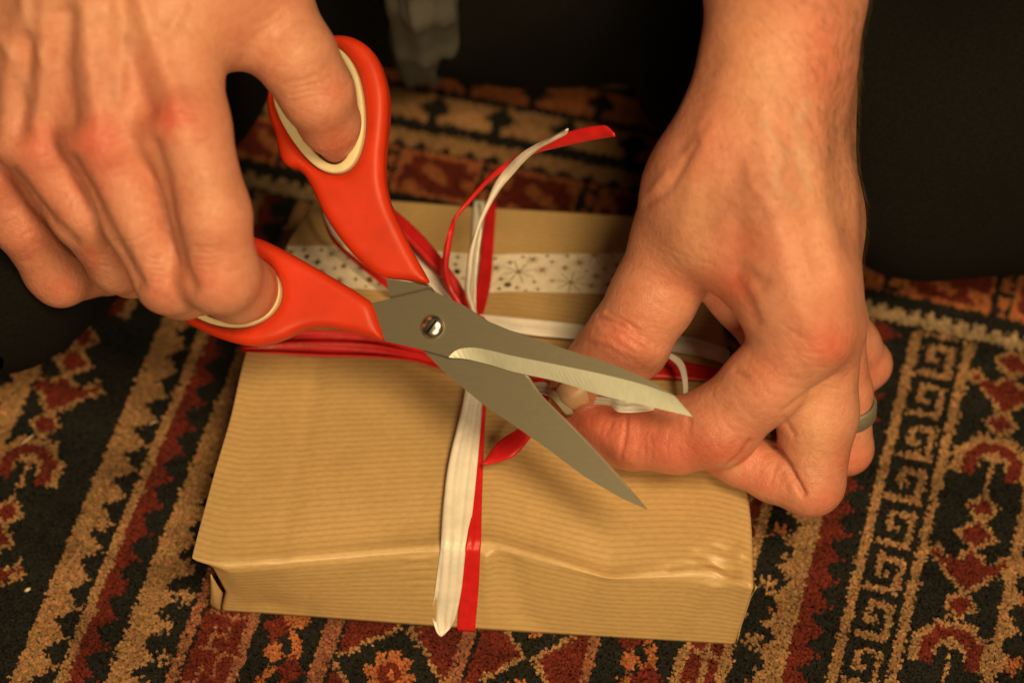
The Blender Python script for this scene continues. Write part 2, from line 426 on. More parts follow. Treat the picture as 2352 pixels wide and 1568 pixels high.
s = S0 + (ti + .5) * TS; t = T0 + (tj2 + .5 + .5 * (ti % 2)) * TS
wx, wy = rug_xy(s, t)
vis = (wx > -.222) & (wx < .222) & (wy > -.045) & (wy < .272)
s = s[vis]; t = t[vis]; wx = wx[vis]; wy = wy[vis]; n = len(wx)
ii = np.clip(((s - S0) / KN + rng.normal(0, .22, n)).astype(int), 0, ni - 1); jj = np.clip(((t - T0) / KN + rng.normal(0, .22, n)).astype(int), 0, nj - 1)
kc = np.clip(kc[ii, jj] * (1 + rng.normal(0, .13, n))[:, None], .003, .8)
n = len(wx)
wx += rng.normal(0, .00012, n); wy += rng.normal(0, .00012, n)
hz = .0 + rng.normal(0, .00012, n) + .0008 * np.sin(wx * 40) * np.sin(wy * 33 + 1)
lx = rng.normal(0, .00022, n) - .0001; ly = rng.normal(0, .00022, n) - .0002
rot = rng.random(n) * 1.57
sq = np.array([(-1, -1), (1, -1), (1, 1), (-1, 1)], float)
V = np.empty((n, 8, 3)); bs = TS * .70; tp = TS * .54
for k in range(4):
    c, sn = np.cos(rot), np.sin(rot); qx = sq[k, 0] * c - sq[k, 1] * sn; qy = sq[k, 0] * sn + sq[k, 1] * c
    V[:, k, 0] = wx + qx * bs; V[:, k, 1] = wy + qy * bs; V[:, k, 2] = hz - .0026
    r = tp * (.75 + .5 * rng.random(n)); V[:, k + 4, 0] = wx + lx + qx * r; V[:, k + 4, 1] = wy + ly + qy * r; V[:, k + 4, 2] = hz - .0004 + rng.normal(0, .00015, n)
fq = np.array([(0, 1, 5, 4), (1, 2, 6, 5), (2, 3, 7, 6), (3, 0, 4, 7), (4, 5, 6, 7)])
Fq = (np.arange(n)[:, None, None] * 8 + fq[None]).reshape(-1, 4)
rug = empty('rug', (0, .1, -.008), 'dark patterned rug with tan, maroon and orange stripes and key border under the parcel', 'rug')
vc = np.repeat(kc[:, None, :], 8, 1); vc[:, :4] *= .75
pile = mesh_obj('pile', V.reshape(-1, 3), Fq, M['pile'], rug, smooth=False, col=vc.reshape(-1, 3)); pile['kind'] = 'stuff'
cs = [rug_xy(a, b) for a, b in ((S0, T0), (S1, T0), (S1, T1 + .3), (S0, T1 + .3))]
mesh_obj('backing', [(x, y, -.0028) for x, y in cs] + [(x, y, -.010) for x, y in cs], [(0, 1, 2, 3), (7, 6, 5, 4), (0, 4, 5, 1), (1, 5, 6, 2), (2, 6, 7, 3), (3, 7, 4, 0)], M['backing'], rug, smooth=False)

# ---------------------------------------------------------------- parcel
def cpath(pts, n, per=False):
    pts = np.array(pts, float); pts = pts[np.r_[True, np.linalg.norm(np.diff(pts, axis=0), axis=1) > 1e-9]]; d = np.r_[0, np.cumsum(np.linalg.norm(np.diff(pts, axis=0), axis=1))]; u = np.linspace(0, d[-1], n)
    m = np.zeros_like(pts)                      # monotone-ish catmull-rom
    for k in range(len(pts)):
        a = max(k - 1, 0); b = min(k + 1, len(pts) - 1); m[k] = (pts[b] - pts[a]) / max(d[b] - d[a], 1e-9)
    i = np.clip(np.searchsorted(d, u, side='right') - 1, 0, len(pts) - 2); h = (d[i + 1] - d[i])[:, None]; t = ((u - d[i]) / (d[i + 1] - d[i]))[:, None]
    return (2 * t**3 - 3 * t**2 + 1) * pts[i] + (t**3 - 2 * t**2 + t) * h * m[i] + (-2 * t**3 + 3 * t**2) * pts[i + 1] + (t**3 - t**2) * h * m[i + 1]
H = .030
def edge(p): return np.array([Z(*q) for q in p])
T_front = edge([(428, 1285, H), (500, 1303, H - .0004), (700, 1284, H), (900, 1264, H), (1010, 1255, H + .0003), (1120, 1248, H + .0006), (1150, 1253, H + .0005), (1250, 1281, H - .0002), (1385, 1318, H - .0012), (1415, 1321, H - .0012), (1560, 1318, H - .0004), (1650, 1325, H), (1733, 1350, H)])
T_back = edge([(726, 450, H), (800, 447, H), (900, 450, H), (1100, 465, H), (1300, 476, H), (1480, 488, H), (1625, 500, H)])
T_left = edge([(428, 1285, H), (475, 1110, H), (520, 960, H), (556, 815, H), (600, 690, H), (655, 560, H), (726, 450, H)])
T_right = edge([(1733, 1350, H), (1728, 1200, H), (1708, 1050, H), (1688, 900, H), (1672, 800, H), (1650, 680, H), (1625, 500, H)])
B_front = edge([(508, 1402, 0), (700, 1415, 0), (1000, 1438, 0), (1300, 1457, 0), (1690, 1480, 0)])
def coons(c0, c1, l, r, a, b):                     # a,b in 0..1 arrays
    n = 401; c0, c1, l, r = [cpath(p, n) for p in (c0, c1, l, r)]
    f = lambda c, u: c[np.clip((u * (n - 1)).round().astype(int), 0, n - 1)]
    def g(c, u):
        x = u * (n - 1); i = np.clip(x.astype(int), 0, n - 2); w = (x - i)[..., None]; return c[i] * (1 - w) + c[i + 1] * w
    a_, b_ = a[..., None], b[..., None]
    return (1 - b_) * g(c0, a) + b_ * g(c1, a) + (1 - a_) * g(l, b) + a_ * g(r, b) - ((1 - a_) * (1 - b_) * c0[0] + a_ * (1 - b_) * c0[-1] + (1 - a_) * b_ * c1[0] + a_ * b_ * c1[-1])
bl, br = B_front[0], B_front[-1]
B_left = [bl, Z(600, 905, 0), Z(715, 600, 0) + [0, -.002, 0]]; B_right = [br, Z(1670, 1100, 0), Z(1600, 640, 0)]
B_back = [B_left[-1], (B_left[-1] + B_right[-1]) / 2, B_right[-1]]
# closed rounded box laid over the measured edges
def rounded_box(nx, ny, nz, r=(.010, .016, .08)):
    g = {}; V = []; Fc = []
    def key(p): return tuple(np.round(p, 6))
    def add(p):
        k = key(p)
        if k not in g: g[k] = len(V); V.append(p)
        return g[k]
    us = np.unique(np.r_[np.linspace(0, 1, nx), np.linspace(0, r[0] * 2.2, 6), 1 - np.linspace(0, r[0] * 2.2, 6)])
    vs = np.unique(np.r_[np.linspace(0, 1, ny), np.linspace(0, r[1] * 2.2, 6), 1 - np.linspace(0, r[1] * 2.2, 6)])
    ws = np.unique(np.r_[np.linspace(0, 1, nz), 1 - np.linspace(0, r[2] * 2.2, 6)])
    def face(A, B, fn, flip):
        ids = [[add(fn(a, b)) for b in B] for a in A]
        for i in range(len(A) - 1):
            for j in range(len(B) - 1):
                q = [ids[i][j], ids[i + 1][j], ids[i + 1][j + 1], ids[i][j + 1]]; Fc.append(q[::-1] if flip else q)
    face(us, vs, lambda a, b: (a, b, 1.), False); face(us, vs, lambda a, b: (a, b, 0.), True)
    face(us, ws, lambda a, b: (a, 0., b), False); face(us, ws, lambda a, b: (a, 1., b), True)
    face(vs, ws, lambda a, b: (0., a, b), True); face(vs, ws, lambda a, b: (1., a, b), False)
    return np.array(V, float), np.array(Fc)
pv, pf = rounded_box(180, 150, 34)
def soften(p):
    # pull corners of the unit box into round edges
    t = np.clip(np.minimum(p[:, 0], 1 - p[:, 0]) / .09, 0, 1); t = t * t * (3 - 2 * t)
    R = np.stack([np.full(len(p), .010), .009 + .012 * t, .05 + .11 * t], 1)
    lo = R.copy(); lo[:, 2] = -9; hi = 1 - R
    c = np.clip(p, lo, hi); d = (p - c) / R; L = np.linalg.norm(d, axis=1); Lm = np.abs(d).max(1)
    s = np.where(L > 1e-6, np.maximum(Lm, 1e-9) / np.maximum(L, 1e-9), 1)
    return c + d * s[:, None] * R
ps = soften(pv)
def parcel_map(q):
    a, b, c = q[:, 0], q[:, 1], q[:, 2]
    T = coons(T_front, T_back, T_left, T_right, a, b); Bm = coons(B_front, B_back, B_left, B_right, a, b)
    P = Bm * (1 - c)[:, None] + T * c[:, None]
    return P
PV = parcel_map(ps)
a, b, c = ps.T
topw = np.clip((c - .8) / .2, 0, 1)
def gs(x, y, rx, ry): return np.exp(-((a - x) / rx) ** 2 - ((b - y) / ry) ** 2)
def valley(pts, wid, dep, sharp=.25):
    d = seg_dist(a * 1.15, b, [(x * 1.15, y) for x, y in pts]) / wid
    return -dep * (np.sqrt(np.maximum(1 - d, 0) ** 2 + sharp ** 2) - sharp) / (math.sqrt(1 + sharp ** 2) - sharp)
Am = np.interp(a, [0, .06, .2, .42, .47, .5, .6, .75, .80, .88, 1], [0, .0001, .0009, .0020, .0014, .0017, .0022, .0024, .0013, .0004, 0])
b0 = np.interp(a, [0, .3, .44, .5, .6, .76, 1], [.045, .042, .048, .066, .050, .026, .02])
dz = -Am * (b / b0) * np.exp(1 - b / b0) - .0010 * gs(.5, .5, .3, .3)
dz += valley([(.90, .05), (.965, .02)], .02, .0008) + valley([(.93, .075), (.985, .06)], .015, .0006) + valley([(.85, .02), (.97, .035)], .014, .0005)
dz += .00018 * np.sin(a * 21 + 3 * np.sin(b * 7)) * np.exp(-b / .12) + .00015 * np.sin(b * 30 + 4 * a) * np.exp(-a / .08)
dz += -.0011 * gs(.95, .02, .02, .05) + .0009 * gs(.975, .07, .012, .02) - .0006 * gs(.16, .5, .02, .6)
PV[:, 2] += dz * topw * np.clip(b / .008, 0, 1) * np.clip((1 - b) / .01, 0, 1)
# creases in the front face
fw = np.clip(1 - b / .004, 0, 1) * np.clip(c * 6, 0, 1) * np.clip((1 - c) * 9, 0, 1)
dy = .0016 * np.maximum(0, 1 - np.abs(a - .528 + .012 * (1 - c)) / .018) * c - .0008 * np.exp(-((a - .56 - .04 * (1 - c)) / .03) ** 2)
dy += .0011 * np.exp(-((a - .935 - .05 * (c - 1)) / .02) ** 2) * c - .0010 * np.exp(-((a - .72) / .10) ** 2) * c ** 2
dy += -.0012 * np.exp(-((a - .1) / .06) ** 2) * (1 - c)
cr = np.exp(-((a - .405) / .028) ** 2) * np.clip((c - .25) * 3, 0, 1)
dy += .00028 * cr * np.sin(c * 60)
PV[:, 1] -= dy * fw
ins = np.interp(c, [0, .35, .86, .95, .985, 1], [0, .0048, .0058, .0044, .0013, 0])   # the end of the wrapping is tucked in under the top sheet
PV[:, 0] += ins * np.clip(1 - a / .14, 0, 1) * np.exp(-(b / .5) ** 2)
# dimples where ribs gleam beside the ribbon
Wd = .158; Dd = .138
cc = np.clip(c, 0, 1)
uvp = np.stack([a * Wd, np.where(b < .004, -(1 - cc) * H, np.where(b > .996, Dd + (1 - cc) * H, b * Dd))], 1)
base = np.array([PV[:, 0].mean(), PV[:, 1].mean(), 0])
parcel = empty('gift_parcel', base, 'flat book-shaped parcel in ribbed brown kraft paper on the rug', 'parcel')
mesh_obj('wrapping_paper', PV, pf, M['kraft'], parcel, uv=uvp)
top_V = PV; top_ab = ps
def on_top(a_, b_, lift=0):
    a_ = np.asarray(a_, float); b_ = np.asarray(b_, float)
    P = coons(T_front, T_back, T_left, T_right, a_, b_); P[..., 2] += lift; return P
# folded paper flap at the front left corner and crumpled corner at the front right
def sheet(name, quad, nu, nv, m, parent, bend=0, thick=.00025, uvs=None):
    q = np.array(quad, float); u, v = np.meshgrid(np.linspace(0, 1, nu), np.linspace(0, 1, nv), indexing='ij'); u_ = u[..., None]; v_ = v[..., None]
    P = q[0] * (1 - u_) * (1 - v_) + q[1] * u_ * (1 - v_) + q[2] * u_ * v_ + q[3] * (1 - u_) * v_
    nn = np.cross(q[1] - q[0], q[3] - q[0]); nn /= np.linalg.norm(nn) + 1e-12
    P = P + nn * bend * (np.sin(np.pi * u_) * np.sin(np.pi * v_)); P = P.reshape(-1, 3)
    f = np.array([(i * nv + j, (i + 1) * nv + j, (i + 1) * nv + j + 1, i * nv + j + 1) for i in range(nu - 1) for j in range(nv - 1)])
    o = mesh_obj(name, P, f, m, parent, uv=np.stack([u.ravel() * .02, v.ravel() * .02], 1))
    sd = o.modifiers.new('thickness', 'SOLIDIFY'); sd.thickness = thick; return o
fl = sheet('folded_flap', [Z(505, 1403, .0005), Z(512, 1362, .012), Z(484, 1318, .024), Z(482, 1390, .004)], 8, 8, M['kraft'], parcel, .0012)
fl2 = sheet('folded_flap', [Z(1692, 1478, .0005), Z(1706, 1392, .012), Z(1738, 1348, .0285), Z(1712, 1310, .020)], 8, 8, M['kraft'], parcel, -.001)

# washi tape across the back of the parcel, with printed stars
def ab_of(x, y):
    # nearest parcel-top coordinate of a point seen in the picture
    P = Z(x, y, H)
    a_, b_ = .5, .5
    for _ in range(25):
        p = on_top(np.array([a_]), np.array([b_]))[0]; pa = on_top(np.array([a_ + .01]), np.array([b_]))[0]; pb = on_top(np.array([a_]), np.array([b_ + .01]))[0]
        Jm = np.array([(pa - p)[:2] / .01, (pb - p)[:2] / .01]).T; d = np.linalg.solve(Jm, (P - p)[:2]); a_ = min(max(a_ + d[0], 0), .985); b_ = min(max(b_ + d[1], 0), .99)
    return a_, b_
up_ = np.array([ab_of(x, y) for x, y in ((662, 566), (880, 567), (1130, 586), (1430, 582), (1640, 590))]); lo_ = np.array([ab_of(x, y) for x, y in ((628, 652), (880, 668), (1130, 672), (1430, 672), (1650, 682))])
ntu, ntv = 1050, 105
u = np.linspace(0, 1, ntu)
def rs(p): return np.stack([np.interp(u, np.linspace(0, 1, len(p)), p[:, 0]), np.interp(u, np.linspace(0, 1, len(p)), p[:, 1])], 1)
U_, L_ = rs(up_), rs(lo_)
w = np.linspace(0, 1, ntv)[None, :, None]
ABt = L_[:, None, :] * (1 - w) + U_[:, None, :] * w
TP = on_top(ABt[..., 0], ABt[..., 1], .0004)
dm = -.0010 * np.exp(-((ABt[..., 0] - .5) / .3) ** 2 - ((ABt[..., 1] - .5) / .3) ** 2); TP[..., 2] += dm
tpx, tpy, _ = proj(TP.reshape(-1, 3))
L = .128; Xm = np.broadcast_to(u[:, None] * L * 1000, (ntu, ntv)).ravel(); Ym = np.broadcast_to(np.linspace(0, 15, ntv)[None], (ntu, ntv)).ravel()
tc = np.tile(np.array([.90, .84, .70, 0.]), (ntu * ntv, 1))
def tape_mm(x, y):
    d = np.hypot(tpx - x, tpy - y); k = np.argmin(d); return Xm[k], Ym[k]
def star(x, y, r, arms, col, kind='burst'):
    mx, my = tape_mm(x, y); dx = Xm - mx; dy = Ym - my; R = np.hypot(dx, dy); near = R < r * 1.3
    A = np.arctan2(dy, dx) + .2 * ((x * 7) % 3)
    if kind == 'burst':
        ph = (A * arms / (2 * np.pi)) % 1; perp = R * np.abs(np.sin((np.abs(ph - .5) - .5) * 2 * np.pi / arms))
        m_ = near & (R < r) & (perp < .09 + .07 * (1 - R / r))
    elif kind == 'spark': m_ = near & ((np.abs(dx) / r) ** .55 + (np.abs(dy) / r) ** .55 < 1)
    else: m_ = near & (R < r * .8)
    tc[m_, :3] = col; tc[m_, 3] = .2
BLK = (.055, .042, .022); GLD = (.40, .25, .07); BRN = (.17, .11, .04); COP = (.36, .16, .05)
def zc(x, y): return 846.9 + .3901 * x, 235.2 + .3901 * y
S = []
for x, y, r, c, k in [(525, 910, .9, BRN, 's'), (510, 955, .8, BLK, 's'), (520, 995, 1.0, BLK, 'd'), (555, 1035, .7, BRN, 's'), (745, 920, .8, BRN, 's'), (750, 975, 1.5, BRN, 'b'), (832, 942, .9, BLK, 's'), (908, 910, .7, BLK, 's'), (965, 925, 1.5, BRN, 'b'), (1052, 903, .7, BLK, 's'), (882, 998, 3.9, BRN, 'b'), (778, 1038, .9, BLK, 's'), (818, 1073, 1.0, BRN, 'd'), (768, 1095, .8, BRN, 's'), (708, 1088, .7, COP, 's'), (872, 1090, .8, COP, 's'), (925, 1108, .7, GLD, 's'), (995, 1100, .8, GLD, 's'), (973, 1055, .8, COP, 's'), (1020, 985, 1.5, COP, 'b'), (1080, 938, .9, COP, 's'), (1080, 1050, .9, GLD, 's'), (1155, 975, 1.3, GLD, 's'), (1170, 905, .8, COP, 's'), (1240, 945, 1.6, COP, 'b'), (1190, 1060, 3.7, GLD, 'b'), (1330, 900, 3.0, GLD, 'b'), (1340, 1022, 1.2, GLD, 'b'), (1388, 978, .9, GLD, 's'), (1440, 908, .8, GLD, 's'), (1460, 958, 1.0, GLD, 's'), (1447, 1013, .9, GLD, 's'), (1412, 1073, 1.5, GLD, 's'), (1310, 1080, 1.2, GLD, 'b'), (1285, 990, .6, GLD, 's')]:
    S.append((*zc(x, y), r, c, k))
def z4(x, y): return 564.6 + .3602 * x, 376.4 + .3602 * y
for x, y, r, c, k in [(285, 562, 1.5, BLK, 'b'), (230, 540, .9, BLK, 's'), (372, 545, .8, BLK, 's'), (483, 550, .9, BLK, 's'), (390, 590, .9, BLK, 'd'), (545, 578, 1.8, BRN, 'b'), (458, 625, 1.5, BLK, 's'), (480, 690, 1.2, BLK, 'b'), (563, 665, .8, COP, 's'), (623, 652, .9, COP, 'd'), (730, 665, 1.7, BRN, 'b'), (700, 735, 1.0, COP, 's'), (790, 738, 1.0, COP, 'd'), (598, 745, 1.4, BLK, 'b'), (765, 780, .7, COP, 's'), (848, 765, .8, COP, 's'), (600, 548, .6, COP, 's'), (650, 600, .7, BRN, 's'), (880, 700, .7, BRN, 's')]:
    S.append((*z4(x, y), r, c, k))
for x, y, r, c, k in S: star(x, y, r * 1.18, 8, c, {'b': 'burst', 's': 'spark', 'd': 'dot'}[k])
idx = np.arange(ntu * ntv).reshape(ntu, ntv)
ft = np.stack([idx[:-1, :-1], idx[1:, :-1], idx[1:, 1:], idx[:-1, 1:]], -1).reshape(-1, 4)
mesh_obj('tape', TP.reshape(-1, 3), ft, M['tape'], parcel, col=tc)['label'] = 'white paper tape printed with dark and gold stars'

# ---------------------------------------------------------------- ribbons
def ribbon(name, st, m, parent, n=90, k=9, seed=0, pleat=.00035, thick=.00022, curl=0.):
    Lp = np.array([Z(*p[0]) for p in st]); Rp = np.array([Z(*p[1]) for p in st])
    mid = (Lp + Rp) / 2; d = np.r_[0, np.cumsum(np.linalg.norm(np.diff(mid, axis=0), axis=1))]; both = np.hstack([Lp, Rp])
    mm = np.zeros_like(both)
    for i in range(len(st)):
        a_ = max(i - 1, 0); b_ = min(i + 1, len(st) - 1); mm[i] = (both[b_] - both[a_]) / max(d[b_] - d[a_], 1e-9)
    u = np.linspace(0, d[-1], n); i = np.clip(np.searchsorted(d, u, side='right') - 1, 0, len(st) - 2); h = (d[i + 1] - d[i])[:, None]; t = ((u - d[i]) / (d[i + 1] - d[i]))[:, None]
    B = (2 * t**3 - 3 * t**2 + 1) * both[i] + (t**3 - 2 * t**2 + t) * h * mm[i] + (-2 * t**3 + 3 * t**2) * both[i + 1] + (t**3 - t**2) * h * mm[i + 1]
    A_, C_ = B[:, :3], B[:, 3:]; tan = np.gradient((A_ + C_) / 2, axis=0); nn = np.cross(tan, C_ - A_); nn /= np.linalg.norm(nn, axis=1)[:, None] + 1e-12
    s = np.sign((nn * (CAM - A_)).sum(1)).mean(); nn = nn * (1 if s >= 0 else -1)
    r = np.random.default_rng(seed + 3); wd = np.linalg.norm(C_ - A_, axis=1)[:, None]
    v = np.linspace(0, 1, k); P = A_[:, None] * (1 - v[None, :, None]) + C_[:, None] * v[None, :, None]
    off = np.zeros((n, k))
    for q in range(4):
        f = r.uniform(1.5, 4.5); ph = r.uniform(0, 6.28); dr = r.uniform(-1, 1) * 2; off += np.sin(v[None] * f * 6.28 + ph + dr * np.sin(u[:, None] / d[-1] * r.uniform(3, 9))) / 2.2
    off = off * pleat * np.minimum(wd / .006, 1) + curl * np.sin(np.pi * v)[None]
    P = P + nn[:, None] * off[..., None]
    f = np.array([(a * k + b, (a + 1) * k + b, (a + 1) * k + b + 1, a * k + b + 1) for a in range(n - 1) for b in range(k - 1)])
    o = mesh_obj(name, P.reshape(-1, 3), f, m, parent); sd = o.modifiers.new('thickness', 'SOLIDIFY'); sd.thickness = thick; sd.offset = 0
    return o
kp = Z(1098, 728, .040)
RR = empty('red_ribbon', kp + [0, 0, 0], 'red raffia ribbon tied round the parcel with a long curling cut end', 'ribbon')
WR = empty('white_ribbon', kp + [0, 0, 0], 'white raffia ribbon tied round the parcel next to the red one', 'ribbon')
e = .0008
ribbon('band', [((1072, 880, H + .006), (1112, 885, H + .006)), ((1062, 930, H + .0045), (1108, 935, H + .004)), ((1030, 1060, H + .003), (1095, 1080, H + .0025)), ((1018, 1150, H + .0018), (1085, 1175, H + .0015)), ((1013, 1235, H + .0014), (1074, 1245, H + .0014)), ((1011, 1262, H - .0005), (1069, 1270, H - .0005)), ((1000, 1350, .0155), (1060, 1352, .016)), ((994, 1415, .0035), (1046, 1420, .0045)), ((1003, 1450, -.0002), (1034, 1442, .0002)), ((1012, 1461, -.001), (1017, 1459, -.001))], M['white'], WR, seed=1, n=200, k=15, pleat=.0003, curl=.0003, thick=.0001)
ribbon('band', [((1098, 880, H + .005), (1122, 880, H + .005)), ((1092, 935, H + .003), (1116, 935, H + .003)), ((1090, 1060, H + .0012), (1110, 1060, H + .0012)), ((1080, 1180, H + .001), (1106, 1180, H + .001)), ((1072, 1240, H + .0016), (1105, 1240, H + .0016)), ((1066, 1266, H - .0002), (1103, 1266, H - .0002)), ((1056, 1350, .0155), (1099, 1352, .0155)), ((1050, 1447, -.0002), (1091, 1449, -.0002))], M['red'], RR, seed=2, n=120, pleat=.0002)
# bands running back to the far edge
ribbon('band', [((1086, 735, H + .006), (1104, 738, H + .006)), ((1086, 690, H + .004), (1116, 700, H + .004)), ((1098, 640, H + .0025), (1128, 645, H + .0025)), ((1106, 560, H + .0015), (1134, 562, H + .0015)), ((1115, 480, H + .001), (1139, 480, H + .001)), ((1116, 463, H - .0005), (1139, 464, H - .0005)), ((1112, 470, H - .010), (1134, 472, H - .010))], M['red'], RR, seed=3)
ribbon('band', [((1076, 735, H + .006), (1090, 738, H + .006)), ((1074, 650, H + .003), (1088, 650, H + .003)), ((1084, 560, H + .0017), (1102, 560, H + .0017)), ((1088, 480, H + .001), (1114, 480, H + .001)), ((1088, 461, H - .0005), (1113, 462, H - .0005)), ((1086, 470, H - .010), (1110, 472, H - .010))], M['white'], WR, seed=4)
# band to the left edge
ribbon('band', [((556, 790, H - .010), (560, 806, H - .010)), ((557, 795, H - .0002), (557, 808, H - .0002)), ((580, 786, H + .001), (580, 812, H + .001)), ((650, 766, H + .002), (650, 816, H + .0012)), ((740, 760, H + .0028), (740, 821, H + .0012)), ((860, 770, H + .0035), (860, 823, H + .0014)), ((960, 795, H + .0045), (950, 830, H + .002)), ((1060, 800, H + .006), (1050, 850, H + .003)), ((1100, 740, H + .007), (1095, 800, H + .006))], M['red'], RR, seed=5, pleat=.0008, n=150, k=15)
# bands to the right edge
ribbon('band', [((1075, 722, H + .007), (1072, 742, H + .007)), ((1108, 723, H + .006), (1105, 744, H + .006)), ((1200, 733, H + .0035), (1200, 766, H + .003)), ((1330, 745, H + .0015), (1330, 780, H + .0012)), ((1540, 768, H + .001), (1540, 808, H + .001)), ((1600, 777, H + .001), (1600, 817, H + .001)), ((1664, 800, H + .001), (1666, 835, H + .001)), ((1672, 806, H - .002), (1674, 838, H - .002)), ((1672, 820, H - .012), (1674, 850, H - .012))], M['white'], WR, seed=6, n=120, pleat=.0004)
ribbon('band', [((1110, 760, H + .006), (1100, 800, H + .004)), ((1200, 800, H + .002), (1200, 860, H + .001)), ((1350, 812, H + .001), (1350, 872, H + .001)), ((1520, 814, H + .0014), (1500, 868, H + .0014)), ((1590, 834, H + .0012), (1590, 873, H + .0012)), ((1678, 850, H + .001), (1680, 875, H + .001)), ((1688, 858, H - .003), (1690, 882, H - .003)), ((1688, 870, H - .012), (1690, 890, H - .012))], M['red'], RR, seed=7, n=120, pleat=.0004)
# knot lumps
for (nm, mm, par, x, y, z, r) in (('knot', M['red'], RR, 1085, 745, .039, 26), ('knot', M['white'], WR, 1068, 752, .040, 20)):
    c, rr = J(x, y, z, r); fd = Field(c - .008, c + .008, .0005); fd.cone(c - [rr * .8, 0, 0], c + [rr * .8, 0, 0], rr * .7, rr * .6); fd.cone(c - [0, rr * .7, .001], c + [0, rr * .6, 0], rr * .55, rr * .5)
    V, Q = fd.mesh(); V[:, 2] += .0003 * np.sin(V[:, 0] * 4000); mesh_obj(nm, V, Q, mm, par)
# standing cut ends
def q5(x, y, z): X, Y = zc(x, y); return (X, Y, z)
ribbon('tail', [((1062, 735, .040), (1080, 738, .040)), (q5(505, 1190, .046), q5(565, 1215, .046)), (q5(455, 1080, .050), q5(495, 1080, .050)), (q5(434, 980, .054), q5(470, 980, .054)), (q5(440, 880, .058), q5(482, 870, .058)), (q5(465, 770, .062), q5(502, 740, .062)), (q5(495, 690, .066), q5(515, 690, .066)), (q5(568, 588, .070), q5(590, 600, .070)), (q5(700, 440, .078), q5(722, 458, .077)), (q5(840, 335, .085), q5(870, 352, .083)), (q5(960, 262, .091), q5(985, 300, .089)), (q5(1090, 203, .098), q5(1115, 268, .095)), (q5(1250, 153, .105), q5(1275, 232, .101)), (q5(1370, 136, .109), q5(1380, 212, .105)), (q5(1405, 142, .110), q5(1425, 205, .107)), (q5(1450, 184, .110), q5(1456, 194, .109))], M['red'], RR, seed=8, n=200, pleat=.0003, curl=.0008)
ribbon('tail', [((1075, 735, .041), (1090, 738, .041)), (q5(600, 1225, .047), q5(635, 1232, .047)), (q5(570, 1120, .050), q5(602, 1120, .050)), (q5(575, 1000, .054), q5(612, 1000, .054)), (q5(590, 880, .058), q5(622, 880, .058)), (q5(632, 750, .063), q5(650, 755, .063)), (q5(682, 620, .069), q5(702, 632, .069)), (q5(740, 480, .076), q5(780, 505, .075)), (q5(800, 395, .081), q5(845, 430, .080)), (q5(890, 305, .090), q5(930, 335, .089)), (q5(985, 245, .097), q5(1010, 270, .096)), (q5(1080, 203, .104), q5(1100, 222, .104)), (q5(1150, 165, .109), q5(1166, 186, .109)), (q5(1174, 154, .112), q5(1177, 157, .112))], M['white'], WR, seed=9, n=200, pleat=.0004, curl=.0010)
ribbon('tail', [((1084, 735, .041), (1094, 738, .041)), (q5(618, 1150, .045), q5(632, 1150, .045)), (q5(625, 1000, .050), q5(638, 1000, .050)), (q5(640, 860, .054), q5(652, 860, .054)), (q5(655, 740, .056), q5(668, 742, .056)), (q5(640, 600, .050), q5(662, 600, .050))], M['white'], WR, seed=10, n=90)
# bow loops passing under the scissor handle
ribbon('loop', [((1085, 720, .041), (1098, 735, .040)), ((1040, 680, .044), (1078, 690, .042)), ((1012, 636, .046), (1050, 640, .045)), ((978, 600, .048), (1010, 585, .047)), ((942, 562, .050), (965, 533, .049)), ((905, 525, .052), (912, 485, .051)), ((850, 490, .053), (850, 440, .053)), ((790, 455, .050), (800, 425, .051)), ((745, 462, .045), (752, 450, .046)), ((743, 500, .040), (748, 500, .042)), ((762, 552, .037), (768, 545, .039)), ((805, 594, .036), (812, 588, .038)), ((860, 640, .036), (872, 630, .038)), ((930, 690, .037), (945, 675, .038)), ((1020, 740, .038), (1030, 725, .039)), ((1080, 745, .040), (1085, 730, .040))], M['red'], RR, seed=11, n=240, pleat=.0006)
ribbon('loop', [((1076, 716, .042), (1088, 730, .041)), ((1030, 690, .042), (1046, 680, .042)), ((985, 655, .043), (1015, 640, .043)), ((948, 590, .045), (975, 586, .045)), ((915, 545, .046), (930, 540, .046)), ((850, 480, .048), (860, 470, .048)), ((790, 440, .048), (796, 432, .048)), ((746, 465, .046), (753, 462, .046)), ((748, 505, .043), (754, 502, .043)), ((770, 545, .041), (780, 537, .041)), ((820, 583, .040), (836, 570, .040)), ((880, 628, .039), (898, 612, .039)), ((960, 690, .039), (975, 672, .039)), ((1060, 740, .040), (1066, 726, .040))], M['white'], WR, seed=12, n=240, pleat=.0004)
ribbon('loop', [((1000, 690, .037), (1012, 676, .037)), ((1030, 712, .037), (1045, 690, .037)), ((1068, 735, .039), (1080, 715, .039))], M['white'], WR, seed=13)
# red cut end lying below the blade
ribbon('tail', [((1090, 745, .040), (1110, 735, .040)), ((1180, 800, .040), (1200, 790, .040)), ((1235, 880, .040), (1260, 880, .041)), ((1228, 940, .041), (1248, 955, .042)), ((1190, 985, .040), (1214, 1010, .041)), ((1150, 1012, .038), (1178, 1048, .039)), ((1125, 1040, .036), (1138, 1062, .036)), ((1108, 1066, .0345), (1110, 1068, .0345))], M['red'], RR, seed=14, n=110, curl=.0006)
